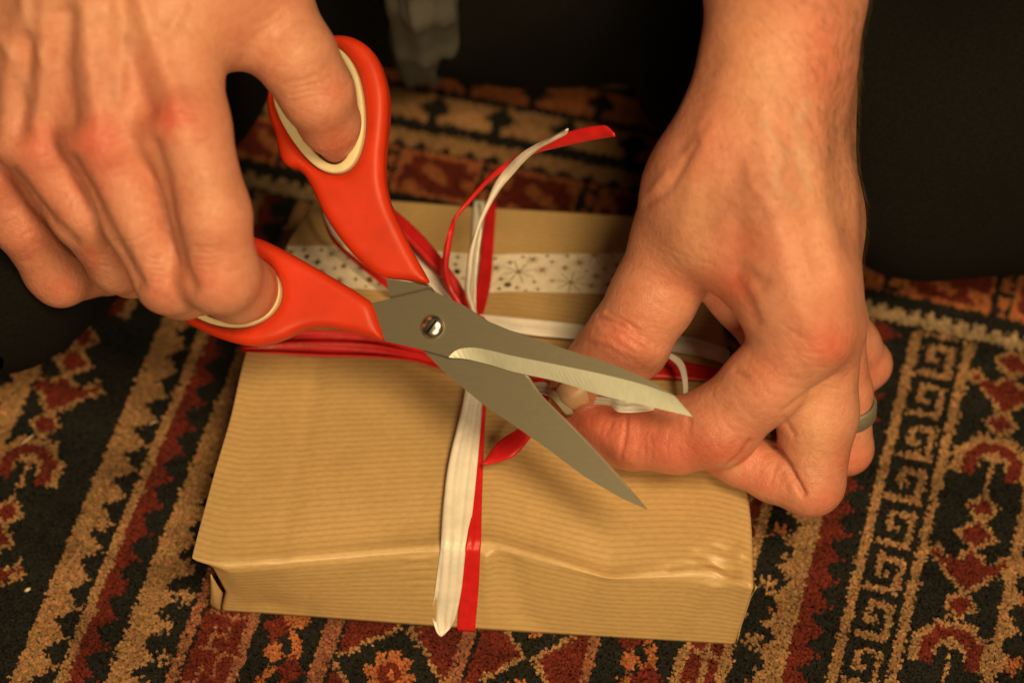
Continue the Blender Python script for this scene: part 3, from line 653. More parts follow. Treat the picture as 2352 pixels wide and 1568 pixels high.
# ends drawn into the pinch of the left hand
ribbon('tail', [((1110, 745, .041), (1105, 770, .041)), ((1150, 830, .042), (1140, 850, .042)), ((1195, 862, .043), (1200, 880, .043)), ((1240, 872, .046), (1240, 890, .045)), ((1300, 885, .049), (1300, 905, .047)), ((1360, 915, .050), (1360, 935, .048))], M['red'], RR, seed=15)
ribbon('tail', [((1110, 755, .040), (1100, 780, .040)), ((1150, 850, .042), (1140, 870, .042)), ((1205, 878, .044), (1212, 898, .043)), ((1250, 878, .048), (1250, 906, .046)), ((1310, 900, .049), (1310, 925, .047)), ((1400, 912, .060), (1400, 930, .058)), ((1425, 914, .063), (1422, 946, .061)), ((1465, 912, .063), (1470, 946, .061)), ((1515, 918, .056), (1520, 938, .055)), ((1566, 912, .044), (1574, 925, .044)), ((1568, 880, .043), (1580, 880, .043)), ((1556, 840, .042), (1568, 830, .042)), ((1525, 815, .040), (1530, 806, .040)), ((1490, 800, .036), (1490, 792, .036))], M['white'], WR, seed=16, n=200, pleat=.0003)

# ---------------------------------------------------------------- scissors
SO = Z(997, 752, .076); SA = Z(1592, 957, .072); SB = Z(1485, 1167, .057)
SN = np.cross(SB - SO, SA - SO); SN /= np.linalg.norm(SN); SN *= np.sign(SN[2])
E1 = SA - SO; E1 /= np.linalg.norm(E1); E2 = np.cross(SN, E1)
def pl(x, y, w=0):
    r = ray(x, y); q = CAM + r * (((SO + SN * w - CAM) @ SN) / (r @ SN)); return np.array([(q - SO) @ E1, (q - SO) @ E2])
def plw(ab, w): return SO + E1 * ab[0] + E2 * ab[1] + SN * w
scis = empty('scissors', SO, 'open steel scissors with orange handles lined in cream, held over the parcel', 'scissors')
def smooth_closed(P, it=2):
    P = np.array(P)
    for _ in range(it): P = np.stack([.75 * P + .25 * np.roll(P, -1, 0), .25 * P + .75 * np.roll(P, -1, 0)], 1).reshape(-1, 2)
    return P
def poly_sd(X, Y, P):
    d = np.full(X.shape, 1e9); ins = np.zeros(X.shape, bool)
    Q2 = np.roll(P, -1, 0)
    for (x0, y0), (x1, y1) in zip(P, Q2):
        dx, dy = x1 - x0, y1 - y0; L = dx * dx + dy * dy + 1e-15; t = np.clip(((X - x0) * dx + (Y - y0) * dy) / L, 0, 1)
        d = np.minimum(d, (X - x0 - t * dx) ** 2 + (Y - y0 - t * dy) ** 2)
        c = ((y0 > Y) != (y1 > Y)) & (X < (x1 - x0) * (Y - y0) / (y1 - y0 + 1e-15) + x0); ins ^= c
    d = np.sqrt(d); return np.where(ins, -d, d)
def slab(name, outer, hole, w0, hh, r, m, parent, h=.0005, hfun=None):
    O = smooth_closed([pl(x, y, w0) for x, y in outer]); Hh = smooth_closed([pl(x, y, w0) for x, y in hole]) if hole else None
    lo = O.min(0) - .002; hi = O.max(0) + .002; xs = np.arange(lo[0], hi[0], h); ys = np.arange(lo[1], hi[1], h); ws = np.arange(-hh - .003, hh + .003, h)
    X, Y = np.meshgrid(xs, ys, indexing='ij'); d = poly_sd(X, Y, O)
    if Hh is not None: d = np.maximum(d, -poly_sd(X, Y, Hh))
    hl = hh if hfun is None else hfun(X, Y)
    hl = np.broadcast_to(hl, X.shape)[..., None]
    qx = d[..., None] + r; qy = np.abs(ws)[None, None] - (hl - r)
    f = np.minimum(np.maximum(qx, qy), 0) + np.hypot(np.maximum(qx, 0), np.maximum(qy, 0)) - r
    V, Q = nets(f.astype(np.float32), np.array([lo[0], lo[1], ws[0]]), h, 3)
    W = SO + V[:, :1] * E1 + V[:, 1:2] * E2 + (V[:, 2:] + w0) * SN
    return mesh_obj(name, W, Q, m, parent)
h2_out = [(993, 656), (975, 625), (945, 572), (918, 515), (898, 470), (886, 420), (885, 370), (892, 310), (897, 240), (888, 180), (865, 125), (830, 95), (790, 83), (740, 88), (690, 110), (650, 150), (624, 190), (616, 235), (622, 275), (636, 305), (642, 340), (650, 372), (668, 388), (690, 390), (712, 415), (745, 490), (780, 545), (818, 592), (860, 628), (892, 641), (945, 645)]
h2_l1 = [(760, 106), (795, 122), (822, 158), (838, 205), (846, 270), (843, 325), (828, 372), (805, 398), (776, 405), (742, 396), (708, 366), (672, 318), (646, 270), (633, 225), (640, 180), (670, 140), (715, 112)]
h2_l2 = [(762, 124), (788, 138), (810, 172), (824, 215), (828, 268), (824, 318), (812, 354), (795, 378), (774, 385), (750, 374), (722, 345), (688, 297), (663, 252), (652, 220), (657, 186), (682, 152), (720, 128)]
h1_out = [(888, 786), (862, 778), (820, 765), (775, 754), (725, 752), (690, 762), (650, 783), (600, 795), (555, 793), (500, 776), (450, 752), (410, 728), (385, 695), (385, 650), (410, 605), (455, 570), (510, 548), (560, 540), (600, 548), (650, 573), (720, 612), (790, 652), (840, 684), (858, 698), (870, 735)]
h1_l1 = [(560, 582), (600, 592), (635, 620), (655, 660), (650, 700), (625, 732), (585, 752), (540, 756), (490, 746), (446, 724), (418, 692), (416, 650), (440, 615), (490, 588)]
h1_l2 = [(560, 596), (594, 604), (624, 630), (642, 664), (638, 694), (616, 722), (580, 740), (542, 744), (496, 732), (456, 710), (432, 684), (432, 654), (452, 628), (496, 603)]
hf = lambda c: (lambda X, Y: .0034 + .0012 * np.clip((np.hypot(X, Y) - .018) / .03, 0, 1))
hB = slab('handle', h2_out, h2_l1, -.0012, .0046, .0030, M['orange'], scis, hfun=hf(0)); hB['label'] = 'upper orange handle with the thumb through it'
slab('grip_lining', h2_l1, h2_l2, -.0008, .0048, .0007, M['cream'], hB, h=.0004)
hA = slab('handle', h1_out, h1_l1, .0012, .0046, .0030, M['orange'], scis, hfun=hf(0)); hA['label'] = 'lower orange handle with fingers through it'
slab('grip_lining', h1_l1, h1_l2, .0016, .0048, .0007, M['cream'], hA, h=.0004)
def blade(name, ring, BI, CE, w0, t, label):
    BI = [tuple(q) for q in cpath([(x, y, 0) for x, y in BI], 48)[:, :2]]; CE = [tuple(q) for q in cpath([(x, y, 0) for x, y in CE], 48)[:, :2]]
    # ring: flat face outline following BI backwards; BI/CE: inner and cutting side of the ground edge
    R = [pl(x, y, w0) for x, y in ring]; bi = [pl(x, y, w0) for x, y in BI]; ce = [pl(x, y, w0) for x, y in CE]
    V = []; Fc = []; mi = []
    def v(ab, w): V.append(plw(ab, w)); return len(V) - 1
    top = [v(p, w0 + t) for p in R]; bt = [v(p, w0 + t) for p in bi]; ct = [v(p, w0 + .0003 + (t - .0006) * max(0, 1 - k / (10 if w0 > 0 else 1)) ** 2) for k, p in enumerate(ce)]
    bot = [v(p, w0) for p in R]; bb = [v(p, w0) for p in ce]
    Fc.append(top + bt[::-1]); mi.append(0)
    for k in range(len(bt) - 1): Fc.append([bt[k], ct[k], ct[k + 1], bt[k + 1]]); mi.append(1)
    for k in range(len(ct) - 1): Fc.append([ct[k], bb[k], bb[k + 1], ct[k + 1]]); mi.append(0)
    for k in range(len(top) - 1): Fc.append([top[k + 1], top[k], bot[k], bot[k + 1]]); mi.append(0)
    Fc.append([top[0], bt[0], ct[0], bb[0], bot[0]]); mi.append(0)
    Fc.append([bt[-1], top[-1], bot[-1], bb[-1], ct[-1]]); mi.append(0)
    Fc.append((bot + bb[::-1])[::-1]); mi.append(0)
    o = mesh_obj(name, V, Fc, [M['steel'], M['ground']], scis, smooth=False)
    for p, k in zip(o.data.polygons, mi): p.material_index = k
    import bmesh
    bm = bmesh.new(); bm.from_mesh(o.data); bmesh.ops.recalc_face_normals(bm, faces=bm.faces); bm.to_mesh(o.data); bm.free()
    o['label'] = label; return o
BI1 = [(1033, 821), (1045, 808), (1062, 801), (1092, 799), (1130, 806), (1176, 817), (1281, 838), (1386, 860), (1480, 884), (1550, 909), (1590, 955)]
CE1 = [(1033, 822), (1047, 822.5), (1066, 823.5), (1096, 830), (1135, 840), (1176, 853), (1281, 876), (1386, 909), (1470, 928), (1540, 945), (1592, 957)]
ring1 = [(1033, 820), (975, 804), (887, 784), (872, 745), (854, 697), (946, 677), (985, 667), (1010, 676), (1069, 703), (1120, 737), (1176, 760), (1302, 803), (1411, 838), (1491, 873), (1549, 908)][::1]
blade('blade', ring1, [(1033, 821)] + BI1[1:-1] + [(1550, 909)], [(1033, 822)] + CE1[1:-1] + [(1592, 957)], .0002, .0016, 'upper blade with bright ground cutting edge')
BI2 = [(1205, 858), (1239, 905), (1315, 983), (1386, 1058), (1440, 1118), (1483, 1163)]
CE2 = [(1215, 864), (1246, 908), (1322, 984), (1393, 1059), (1446, 1119), (1487, 1169)]
ring2 = [(1190, 850), (1100, 760), (1010, 690), (992, 660), (940, 648), (890, 641), (898, 686), (930, 740), (975, 806), (1020, 852), (1060, 886), (1123, 938), (1176, 972), (1260, 1031), (1344, 1094), (1428, 1143), (1484, 1168)]
blade('blade', ring2, BI2, CE2, -.0016, .0016, 'lower blade pointing down to the front right')
# pivot screw
def disc_lathe(name, prof, m, parent, c=(0, 0), seg=48):
    V = []; 
    for r, w in prof:
        for k in range(seg): a_ = 2 * math.pi * k / seg; V.append(plw((c[0] + r * math.cos(a_), c[1] + r * math.sin(a_)), w))
    Fc = [[i * seg + k, i * seg + (k + 1) % seg, (i + 1) * seg + (k + 1) % seg, (i + 1) * seg + k] for i in range(len(prof) - 1) for k in range(seg)]
    Fc.append(list(range((len(prof) - 1) * seg, len(prof) * seg)))
    return mesh_obj(name, V, Fc, m, parent)
sc_ = disc_lathe('pivot_screw', [(.00335, .0017), (.0034, .0023), (.0032, .0028), (.0026, .0033), (.0018, .0036), (.0009, .00375), (.0001, .0038)], M['screw'], scis)
a_ = math.radians(70); d1 = np.array([math.cos(a_), math.sin(a_)]); d2 = np.array([-d1[1], d1[0]])
Vs = [plw(d1 * u * .0022 + d2 * v * .0003, w) for w in (.0034, .00388) for u, v in ((-1, -1), (1, -1), (1, 1), (-1, 1))]
mesh_obj('screw_slot', Vs, [(0, 1, 2, 3), (4, 5, 6, 7), (0, 1, 5, 4), (1, 2, 6, 5), (2, 3, 7, 6), (3, 0, 4, 7)], M['cloth'], sc_, smooth=False)

# ---------------------------------------------------------------- the person: hands and forearms, clothes
person = empty('person', (0, .40, 0), 'person kneeling in dark trousers, cutting with scissors and pinching ribbon in the other hand', 'person')
BASE = (.63, .297, .205); RED = (.62, .125, .085); YEL = (.70, .40, .25); SHD = (.52, .27, .18)
VS = .00066
# --- hand holding the scissors
little = [(-15, 385, .108, 74), (50, 510, .092, 68), (118, 620, .072, 62)]; little2 = [(118, 620, .072, 62), (140, 642, .068, 60), (250, 628, .052, 46), (300, 600, .046, 40)]
ringf = [(85, 325, .124, 84), (190, 490, .108, 72), (272, 605, .086, 66)]; ringf2 = [(272, 605, .086, 66), (300, 622, .078, 58), (390, 640, .058, 50)]
midf = [(238, 315, .132, 88), (316, 500, .115, 79), (392, 640, .100, 80)]; midf2 = [(392, 640, .100, 80), (420, 662, .092, 68), (505, 665, .070, 56), (540, 640, .056, 48)]
indf = [(425, 290, .136, 100), (484, 490, .122, 88), (503, 628, .106, 90)]; indf2 = [(503, 628, .106, 90), (545, 660, .090, 80), (580, 668, .074, 72), (590, 650, .055, 60)]
thm = [(395, -190, .165, 150), (500, -60, .152, 125), (612, 25, .140, 102), (680, 130, .134, 88), (728, 215, .124, 82)]; thm2 = [(728, 215, .124, 82), (757, 282, .112, 66), (775, 330, .101, 46)]
palm = [[(330, -220, .170, 150), (380, 60, .148, 118), (425, 290, .136, 100)], [(200, -220, .172, 150), (225, 60, .150, 112), (238, 315, .132, 88)], [(90, -220, .168, 150), (90, 60, .146, 112), (85, 325, .124, 84)], [(0, -220, .158, 140), (-20, 100, .132, 105), (-15, 385, .108, 74)]]
fore = [(200, -230, .170, 215), (230, -500, .20, 205), (260, -900, .26, 225)]
allj = little + little2 + ringf + midf + indf + indf2 + thm + thm2 + sum(palm, []) + fore
def trim_bounds(js): lo, hi = bounds(js); return lo, hi
lo, hi = trim_bounds([j for j in allj if j[1] > -600])
A = Field(lo, hi, VS)
for p in palm: chain(A, p, .012)
chain(A, fore, .02)
chain(A, thm[:3], .014)
for a_, b_ in ((little, little2), (ringf, ringf2), (midf, midf2), (indf, indf2)):
    chain(A, a_, .0035); chain(A, b_, .003)
chain(A, thm[2:], .005); chain(A, thm2, .004)
# web between thumb and index
chain(A, [(450, 60, .138, 90), (560, 40, .134, 80)], .014)
VA, QA = A.mesh(3)
s = Sculpt(VA, QA, BASE)
for x, y in ((412, 285), (230, 330), (80, 335), (-20, 400)): s.stroke([(x - 8, y - 12), (x + 8, y + 14)], 46, 1.1)
for pts in ([(405, 230), (340, 60), (300, -60)], [(225, 270), (200, 120), (190, -60)], [(80, 280), (95, 130), (110, -60)], [(0, 340), (20, 190), (60, 0)]): s.stroke(pts, 24, 1.2)
for pts in ([(330, 250), (290, 120), (280, 0)], [(155, 270), (140, 150), (150, 40)], [(45, 300), (50, 200), (60, 100)]): s.stroke(pts, 30, -2.3)
for pts in ([(60, 0), (75, 90), (110, 160), (95, 240)], [(250, 30), (300, 90), (280, 170), (270, 230)], [(0, 90), (40, 150), (60, 220)], [(420, 20), (380, 90), (300, 90)]): s.stroke(pts, 13, .55)
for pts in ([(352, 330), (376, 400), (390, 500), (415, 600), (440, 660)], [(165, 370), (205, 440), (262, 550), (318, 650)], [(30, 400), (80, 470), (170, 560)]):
    s.stroke(pts, 17, -1.3); s.line_tint(pts, 9, (.50, .22, .14), .5)  # shade between the fingers also painted into the skin colour
for x, y, k in ((478, 600, 9), (375, 625, 8), (265, 590, 7)):
    for q in range(-2, 3): s.stroke([(x - 32, y + q * 13 - 6), (x + 4, y + q * 14 - 2), (x + 36, y + q * 12 - 12)], 3.6, -.28)
for q in range(-1, 3): s.stroke([(668, 205 + q * 14), (735, 190 + q * 14), (800, 205 + q * 12)], 4, -.26)
for q in range(4): s.stroke([(375, 262 + q * 15), (410, 256 + q * 15), (455, 262 + q * 15)], 4, -.22)
for x, y, rx, ry, al in ((400, 275, 62, 50, .85), (225, 315, 58, 55, .75), (90, 330, 52, 55, .6), (250, 370, 50, 60, .35), (480, 640, 60, 45, .35), (370, 665, 45, 35, .35), (140, 660, 50, 35, .4), (775, 330, 40, 50, .45), (770, 210, 35, 30, .35), (5, 420, 50, 50, .35), (210, 590, 22, 30, .5), (600, 690, 50, 40, .2), (150, 430, 160, 90, .25), (420, 520, 120, 120, .15), (60, 560, 60, 90, .3), (300, 200, 160, 90, .12)): s.tint(x, y, rx, ry, RED, al)
for x, y, rx, ry, al in ((300, 30, 200, 80, .45), (470, 120, 60, 90, .35), (480, 470, 40, 90, .3), (420, 310, 22, 22, .5), (690, 120, 60, 60, .3)): s.tint(x, y, rx, ry, YEL, al)
for pts in ([(60, 0), (75, 90), (110, 160), (95, 240)], [(250, 30), (300, 90), (280, 170), (270, 230)], [(0, 90), (40, 150), (60, 220)]): s.line_tint(pts, 14, (.56, .38, .27), .22)
def fine_lines(s, chains, per, seed):
    r = np.random.default_rng(seed)
    for ch in chains:
        for (x0, y0, _, r0), (x1, y1, _, r1) in zip(ch, ch[1:]):
            L = math.hypot(x1 - x0, y1 - y0) + 1e-6; dx, dy = (x1 - x0) / L, (y1 - y0) / L
            for _q in range(per):
                t = r.random(); rr = r0 + (r1 - r0) * t; o = r.uniform(-.6, .6) * rr; l = r.uniform(.15, .4) * rr; sk = r.uniform(-.35, .35)
                cx, cy = x0 + dx * L * t - dy * o, y0 + dy * L * t + dx * o
                s.stroke([(cx + dy * l + dx * sk * l, cy - dx * l + dy * sk * l), (cx + dx * 3, cy + dy * 3), (cx - dy * l + dx * sk * l, cy + dx * l + dy * sk * l)], r.uniform(2.6, 4.2), -r.uniform(.05, .16))
fine_lines(s, [indf, midf, ringf, little, thm[2:]], 14, 1)
VA = s.done(); CA_ = s.col
# --- hand holding the ribbon
fore = [(1830, -900, .30, 235), (1810, -450, .23, 195), (1806, -150, .18, 160), (1804, 0, .162, 150), (1802, 130, .150, 146)]
mI = [(1765, 170, .147, 128), (1765, 400, .130, 116), (1835, 640, .108, 105), (1852, 768, .094, 92)]
mM = [(1825, 180, .138, 112), (1850, 450, .115, 92), (1893, 740, .088, 88)]
mR = [(1855, 200, .126, 92), (1870, 500, .095, 78), (1915, 750, .068, 70)]
mL = [(1855, 220, .118, 84), (1890, 500, .085, 62), (1925, 720, .055, 62)]
tm = [(1735, 190, .145, 96), (1668, 330, .132, 98), (1606, 445, .112, 104), (1563, 555, .094, 102)]
tp_ = [(1560, 555, .094, 106), (1502, 680, .078, 94), (1440, 785, .064, 94)]
td = [(1440, 785, .0606, 94), (1382, 845, .054, 82), (1322, 896, .050, 62)]
ix = [(1852, 768, .094, 92), (1755, 880, .076, 88), (1650, 978, .058, 92)]
ix2 = [(1650, 978, .0555, 92), (1555, 1000, .049, 84), (1452, 998, .045, 78)]
ix3 = [(1452, 998, .045, 78), (1390, 985, .043, 70), (1325, 968, .041, 52)]
md = [(1893, 760, .086, 86), (1878, 950, .060, 88), (1860, 1105, .040, 80)]
md2 = [(1860, 1105, .040, 78), (1780, 1085, .039, 68), (1700, 1052, .040, 62), (1620, 1020, .038, 54)]
rg = [(1915, 770, .064, 70), (1940, 900, .044, 60), (1942, 1028, .025, 62)]; rg2 = [(1942, 1028, .025, 62), (1860, 1010, .022, 52)]
lt = [(1925, 730, .052, 62), (1960, 790, .040, 58), (1988, 836, .030, 58)]; lt2 = [(1988, 836, .030, 58), (1930, 900, .022, 50)]
wb = [(1640, 430, .118, 110), (1690, 540, .106, 92), (1790, 690, .098, 88)]
low = lambda L_: [(x, y, .04 + (z - .04) * .86 if z > .04 else z, r) for x, y, z, r in L_]
fore, mI, mM, mR, mL, tm, tp_, wb, ix, md = map(low, (fore, mI, mM, mR, mL, tm, tp_, wb, ix, md))
allj = fore[2:] + mI + mM + mR + mL + tm + tp_ + td + ix + ix2 + ix3 + md + md2 + rg + lt
lo, hi = bounds(allj); Bf = Field(lo, hi, VS)
chain(Bf, fore, .015)
for p in (mI, mM, mR, mL): chain(Bf, p, .012)
chain(Bf, tm, .014); chain(Bf, wb, .012); chain(Bf, [(1640, 640, .070, 56), (1692, 690, .066, 50), (1740, 760, .062, 50)], .006)
chain(Bf, tp_, .005); chain(Bf, td, .004)
chain(Bf, ix, .0045); chain(Bf, ix2, .0035); chain(Bf, ix3, .003)
chain(Bf, md, .004); chain(Bf, md2, .0022)
chain(Bf, rg, .003); chain(Bf, rg2, .002); chain(Bf, lt, .003); chain(Bf, lt2, .002)
VB, QB = Bf.mesh(3)
s = Sculpt(VB, QB, BASE)
# tendons, veins, folds
for pts in ([(1760, 250), (1770, 420), (1800, 600), (1850, 740)], [(1880, 250), (1890, 450), (1930, 650), (1945, 760)], [(1620, 300), (1590, 430), (1575, 520)]): s.stroke(pts, 28, .7)
for pts in ([(1690, 380), (1690, 470), (1700, 560)], [(1830, 330), (1850, 480), (1890, 620)], [(1930, 200), (1940, 400), (1950, 560)], [(1640, 120), (1590, 260), (1560, 330)]): s.stroke(pts, 30, -.7)
for pts in ([(1750, 280), (1800, 350), (1780, 420), (1830, 470)], [(1715, 370), (1730, 430), (1770, 480)], [(1850, 240), (1830, 300), (1870, 380)], [(1690, 470), (1660, 520)]): s.stroke(pts, 14, .3)
s.stroke([(1548, 560), (1580, 600)], 48, 1.6); s.stroke([(1890, 765), (1905, 800)], 42, 1.2)
for q, (x0, y0, x1, y1, x2, y2) in enumerate(((1375, 725, 1420, 740, 1470, 775), (1395, 718, 1440, 742, 1495, 790), (1380, 745, 1430, 765, 1480, 800), (1365, 765, 1410, 780, 1455, 810), (1350, 785, 1400, 800, 1440, 825), (1430, 735, 1480, 765, 1510, 800))):
    s.stroke([(x0, y0), (x1, y1), (x2, y2)], 5, -.6 if q < 2 else -.35)
s.stroke([(1440, 760), (1475, 785)], 22, .5)
for pts, w_, h_ in (([(1440, 955), (1436, 1000), (1426, 1055)], 4.5, -.55), ([(1580, 965), (1584, 1000)], 7, -.3), ([(1510, 965), (1505, 1000)], 8, -.25), ([(1690, 852), (1716, 864)], 7, -.6), ([(1768, 1006), (1805, 1062), (1846, 1134)], 7, -1.6), ([(1668, 1072), (1700, 1045), (1722, 1012)], 5, -.6), ([(1690, 640), (1720, 690), (1740, 740)], 14, -.6), ([(1920, 860), (1870, 890), (1800, 945)], 6, -.6), ([(1800, 960), (1822, 1000)], 6, -.5)): s.stroke(pts, w_, h_)
s.stroke([(1700, 620), (1745, 650)], 20, -1.0)
for pts, w_ in (([(1440, 950), (1436, 1000), (1426, 1060)], 5), ([(1768, 1006), (1805, 1062), (1846, 1134)], 7), ([(1668, 1072), (1700, 1045), (1722, 1012)], 6), ([(1375, 722), (1420, 740), (1470, 775)], 5), ([(1690, 640), (1720, 690), (1740, 740)], 12), ([(1690, 852), (1716, 864)], 5)): s.line_tint(pts, w_, (.42, .14, .085), .55)  # crease shade painted into the skin colour as dark red lines
s.stroke([(1560, 340), (1620, 290)], 14, -.4); s.stroke([(1485, 470), (1540, 430), (1600, 330)], 10, -.5); s.stroke([(1500, 440), (1530, 400)], 12, .5)
for x, y, rx, ry, al in ((1900, 790, 60, 55, .7), (1430, 780, 60, 50, .55), (1340, 960, 120, 60, .65), (1480, 1010, 120, 60, .45), (1640, 1050, 120, 50, .45), (1890, 1150, 60, 40, .4), (1680, 660, 50, 50, .6), (1960, 1060, 50, 40, .45), (2010, 850, 40, 40, .35), (1870, 60, 80, 80, .3), (1700, 560, 70, 50, .35), (1760, 1110, 60, 30, .4), (1590, 640, 70, 40, .3), (1900, 180, 70, 90, .3), (1760, 860, 50, 60, .3), (1560, 1030, 200, 70, .3), (1640, 300, 80, 120, .2)): s.tint(x, y, rx, ry, RED, al)
for x, y, rx, ry, al in ((1740, 150, 90, 160, .6), (1600, 500, 60, 110, .5), (1880, 480, 60, 150, .35), (1870, 960, 45, 110, .65), (1680, 1075, 22, 16, .6), (1580, 590, 30, 24, .5)): s.tint(x, y, rx, ry, YEL, al)
for pts in ([(1750, 280), (1800, 350), (1780, 420), (1830, 470)], [(1850, 240), (1830, 300), (1870, 380)], [(1830, 350), (1860, 430)]): s.line_tint(pts, 12, (.50, .38, .28), .35)
fine_lines(s, [tp_, td, ix, ix2, ix3, md, md2], 12, 2)
VB = s.done()
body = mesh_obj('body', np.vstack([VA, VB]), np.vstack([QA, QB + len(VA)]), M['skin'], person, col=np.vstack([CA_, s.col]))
# thumb nail of the hand holding the ribbon
def nail(name, c, ax, side, nrm, L, W, m, bend=.0055):
    V = []; Fc = []; nu, nv = 10, 9
    for i in range(nu):
        for j in range(nv):
            u = i / (nu - 1); v = (j / (nv - 1) - .5) * 2; wv = W * (1 - .25 * u * u - .15 * (1 - u) ** 4)
            V.append(c + ax * L * (u - .5 - .06 * v * v * (1 if u > .5 else -1)) + side * wv * v - nrm * (.47 * W * v * v + bend * max(0, u - .35) ** 2))
    Fc = [(i * nv + j, (i + 1) * nv + j, (i + 1) * nv + j + 1, i * nv + j + 1) for i in range(nu - 1) for j in range(nv - 1)]
    o = mesh_obj(name, V, Fc, m, person); sd = o.modifiers.new('t', 'SOLIDIFY'); sd.thickness = .0005; return o
tip, tr = J(1322, 896, .050, 62); ipj, _ = J(1382, 845, .054, 82)
ax = tip - ipj; ax /= np.linalg.norm(ax); vw = CAM - tip; vw /= np.linalg.norm(vw); sd_ = np.cross(ax, vw); sd_ /= np.linalg.norm(sd_); nr = np.cross(sd_, ax); nr *= np.sign(nr @ vw)
nl = nail('fingernail', tip + nr * (tr + .0009) - ax * .0006, ax, sd_, nr, .0120, .0054, M['nail'], .0045)
ne = nail('nail_free_edge', tip + nr * (tr - .0009) + ax * .0056, ax, sd_, nr, .0022, .0050, M['nail_edge'], 0)
# finger ring
c0, r0 = J(1944, 918, .042, 60); c1, r1 = J(1943, 955, .036, 61)
ax = c1 - c0; ax /= np.linalg.norm(ax); u_ = np.cross(ax, [0, 0, 1]); u_ /= np.linalg.norm(u_); v_ = np.cross(ax, u_); cm = (c0 + c1) / 2
prof = [(-.0028, .0002), (-.0030, .0008), (-.0024, .0012), (0, .0013), (.0024, .0012), (.0030, .0008), (.0028, .0002)]; seg = 64; V = []
for w_, r_ in prof:
    for k in range(seg): t_ = 2 * math.pi * k / seg; V.append(cm + ax * w_ + (u_ * math.cos(t_) + v_ * math.sin(t_)) * (r0 + r_))
Fc = [(i * seg + k, i * seg + (k + 1) % seg, (i + 1) * seg + (k + 1) % seg, (i + 1) * seg + k) for i in range(len(prof) - 1) for k in range(seg)]
mesh_obj('finger_ring', V, Fc, M['ring'], person)['label'] = 'plain dull metal ring on the ring finger'
# hairs on the forearm, joined
px, py, _ = proj(VB); nB = normals(VB, QB); toc = CAM - VB; toc /= np.linalg.norm(toc, axis=1)[:, None]; fc = (nB * toc).sum(1)
cand = np.nonzero((py < 620) & (py > -120) & (px > 1700) & (fc > -.45))[0]
wgt = np.exp(-((px[cand] - 1930) / 110) ** 2) + .25; wgt *= np.clip((640 - py[cand]) / 400, .1, 1); wgt /= wgt.sum()
pick = rng.choice(cand, 1300, p=wgt); V = []; Fc = []
for k in pick:
    p = VB[k]; nn = nB[k]; g = np.array([.5 + rng.normal(0, .25), -.9 + rng.normal(0, .2), .0]); g -= nn * (g @ nn); g /= np.linalg.norm(g) + 1e-9
    L = rng.uniform(.003, .0075); sd_ = np.cross(g, nn) * .000022; b0 = len(V)
    for q in range(5):
        t_ = q / 4; c = p + g * L * t_ + nn * (.0004 + L * .32 * t_ * (1.1 - t_)); wq = 1 - .85 * t_; V += [c - sd_ * wq, c + sd_ * wq, c + nn * .00005 * wq]
    for q in range(4):
        a0 = b0 + q * 3; Fc += [(a0, a0 + 1, a0 + 4, a0 + 3), (a0 + 1, a0 + 2, a0 + 5, a0 + 4), (a0 + 2, a0, a0 + 3, a0 + 5)]
hr = mesh_obj('arm_hair', V, Fc, M['hair'], person); hr['kind'] = 'stuff'

# --- clothes
def folds(V, n, amp, scale, seed):
    r = np.random.default_rng(seed); o = np.zeros(len(V))
    for _ in range(9):
        k = r.normal(0, 1, 3) * scale * np.array([1, .5, 1]); o += np.sin(V @ k + r.uniform(0, 6.28) + 1.5 * np.sin(V @ (r.normal(0, 1, 3) * scale * .5)))
    return V + n * (amp * np.sign(o) * np.abs(o / 3) ** 1.3)[:, None]
fd = Field((-.48, .06, -.01), (.48, .66, .34), .005)
for p in ([(2110, 320, .052, 290), (1790, 150, .055, 300), (1850, -300, .08, 330)], [(2110, 320, .052, 290), (2450, 290, .052, 300), (2300, -300, .09, 330)], [(-70, 615, .048, 255), (140, 400, .052, 270), (310, 230, .055, 270), (420, -200, .08, 300)], [(-70, 615, .048, 255), (-300, 300, .06, 300)], [(640, -140, .05, 280), (1150, -160, .052, 320), (1500, -160, .06, 330)], [(640, -140, .05, 280), (700, -500, .12, 330)], [(1150, -160, .052, 320), (1250, -550, .12, 330)]): chain(fd, p, .02)
fd.cone((-.12, .60, .16), (.12, .60, .16), .11, .11, .05); fd.cone((-.1, .45, .07), (.1, .45, .07), .07, .07, .05)
V, Q = fd.mesh(2); V = folds(V, normals(V, Q), .005, 30, 5)
mesh_obj('trousers', V, Q, M['cloth'], person)
fd = Field((-.34, .36, .15), (.34, .84, .86), .008)
fd.cone((0, .62, .22), (0, .68, .50), .14, .17, .05); fd.cone((-.17, .68, .58), (.17, .68, .58), .09, .09, .08)
ea = Z(240, -560, .21); eb = Z(1812, -420, .226)
ea2 = np.array([-.24, .50, .36]); eb2 = np.array([.25, .50, .38])
fd.cone(ea, ea2, .040, .055, .02); fd.cone(ea2, (-.2, .68, .58), .055, .075, .04); fd.cone(eb, eb2, .040, .055, .02); fd.cone(eb2, (.2, .68, .58), .055, .075, .04)
V, Q = fd.mesh(2); V = folds(V, normals(V, Q), .004, 18, 8)
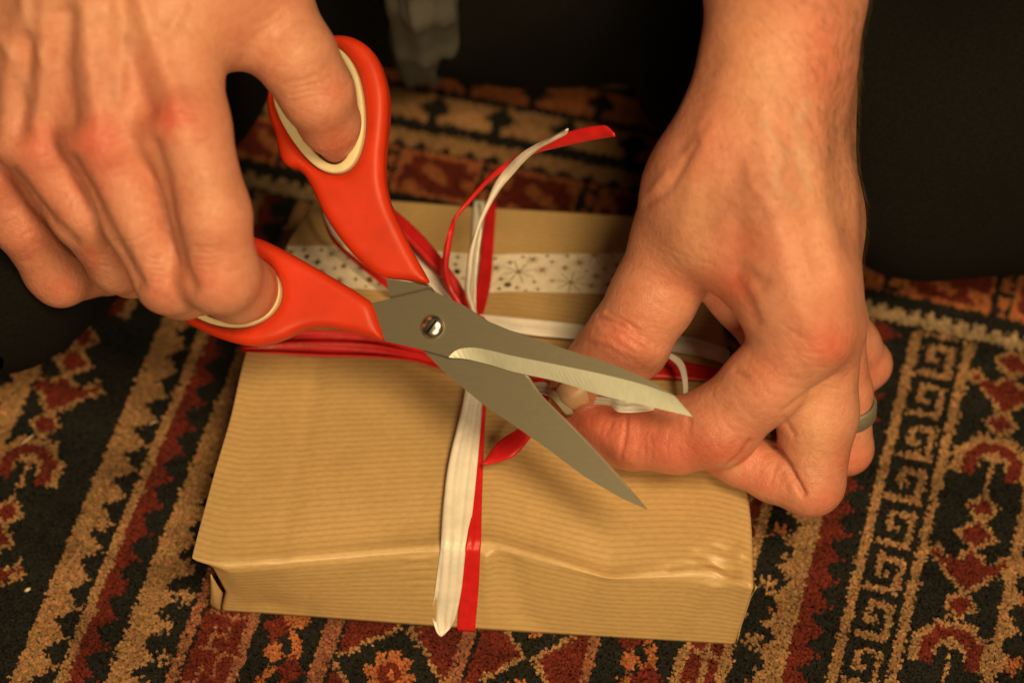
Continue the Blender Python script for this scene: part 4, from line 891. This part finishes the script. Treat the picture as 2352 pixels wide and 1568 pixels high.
mesh_obj('jumper', V, Q, M['jumper'], person)
# grey cloth behind
fd = Field((-.12, .12, -.005), (.04, .42, .14), .002)
for q in ([(958, 152, .018, 50), (962, 90, .052, 54), (966, 0, .085, 60), (975, -200, .13, 70)], [(1008, 152, .016, 34), (1010, 90, .050, 36), (1012, 0, .082, 40), (1025, -200, .13, 50)], [(925, 125, .03, 22), (930, 0, .080, 28), (935, -200, .13, 40)]): chain(fd, q, .006)
V, Q = fd.mesh(4); V = V + normals(V, Q) * (.0011 * np.sin(V[:, 0] * 620 + V[:, 2] * 25) + .0004 * np.sin(V[:, 0] * 1500 + V[:, 2] * 60))[:, None]
tag(mesh_obj('grey_cloth', V, Q, M['grey']), 'soft grey cloth hanging down onto the rug at the far edge, between the hands', 'cloth')

# ---------------------------------------------------------------- specks lying on the rug
def fibre(name, pts, rad, label, cat):
    P = cpath([Z(*p) for p in pts], 14); V = []; seg = 6
    for k, c in enumerate(P):
        tn = P[min(k + 1, 13)] - P[max(k - 1, 0)]; tn /= np.linalg.norm(tn); u1 = np.cross(tn, [0, 0, 1.]); u1 /= np.linalg.norm(u1); u2 = np.cross(tn, u1); rr = rad * (1 - .6 * abs(k / 6.5 - 1) ** 2)
        V += [c + rr * (u1 * math.cos(6.283 * j / seg) + u2 * math.sin(6.283 * j / seg)) for j in range(seg)]
    Fc = [(k * seg + j, k * seg + (j + 1) % seg, (k + 1) * seg + (j + 1) % seg, (k + 1) * seg + j) for k in range(13) for j in range(seg)]
    tag(mesh_obj(name, V, Fc, M['cream']), label, cat)
fibre('lint', [(49, 1020, .0012), (62, 1010, .0016), (78, 997, .0012)], .00022, 'short pale straw-like fibre lying on the rug near the left edge of the photo', 'lint')
fibre('crumb', [(57, 1357, .0010), (64, 1353, .0014), (70, 1350, .0010)], .0006, 'tiny pale crumb on the rug, below the straw-like fibre on the left', 'crumb')
fibre('lint', [(342, 975, .0012), (352, 970, .0014), (362, 966, .0012)], .00018, 'tiny pale fluff on the rug midway between the parcel and the left edge', 'lint')
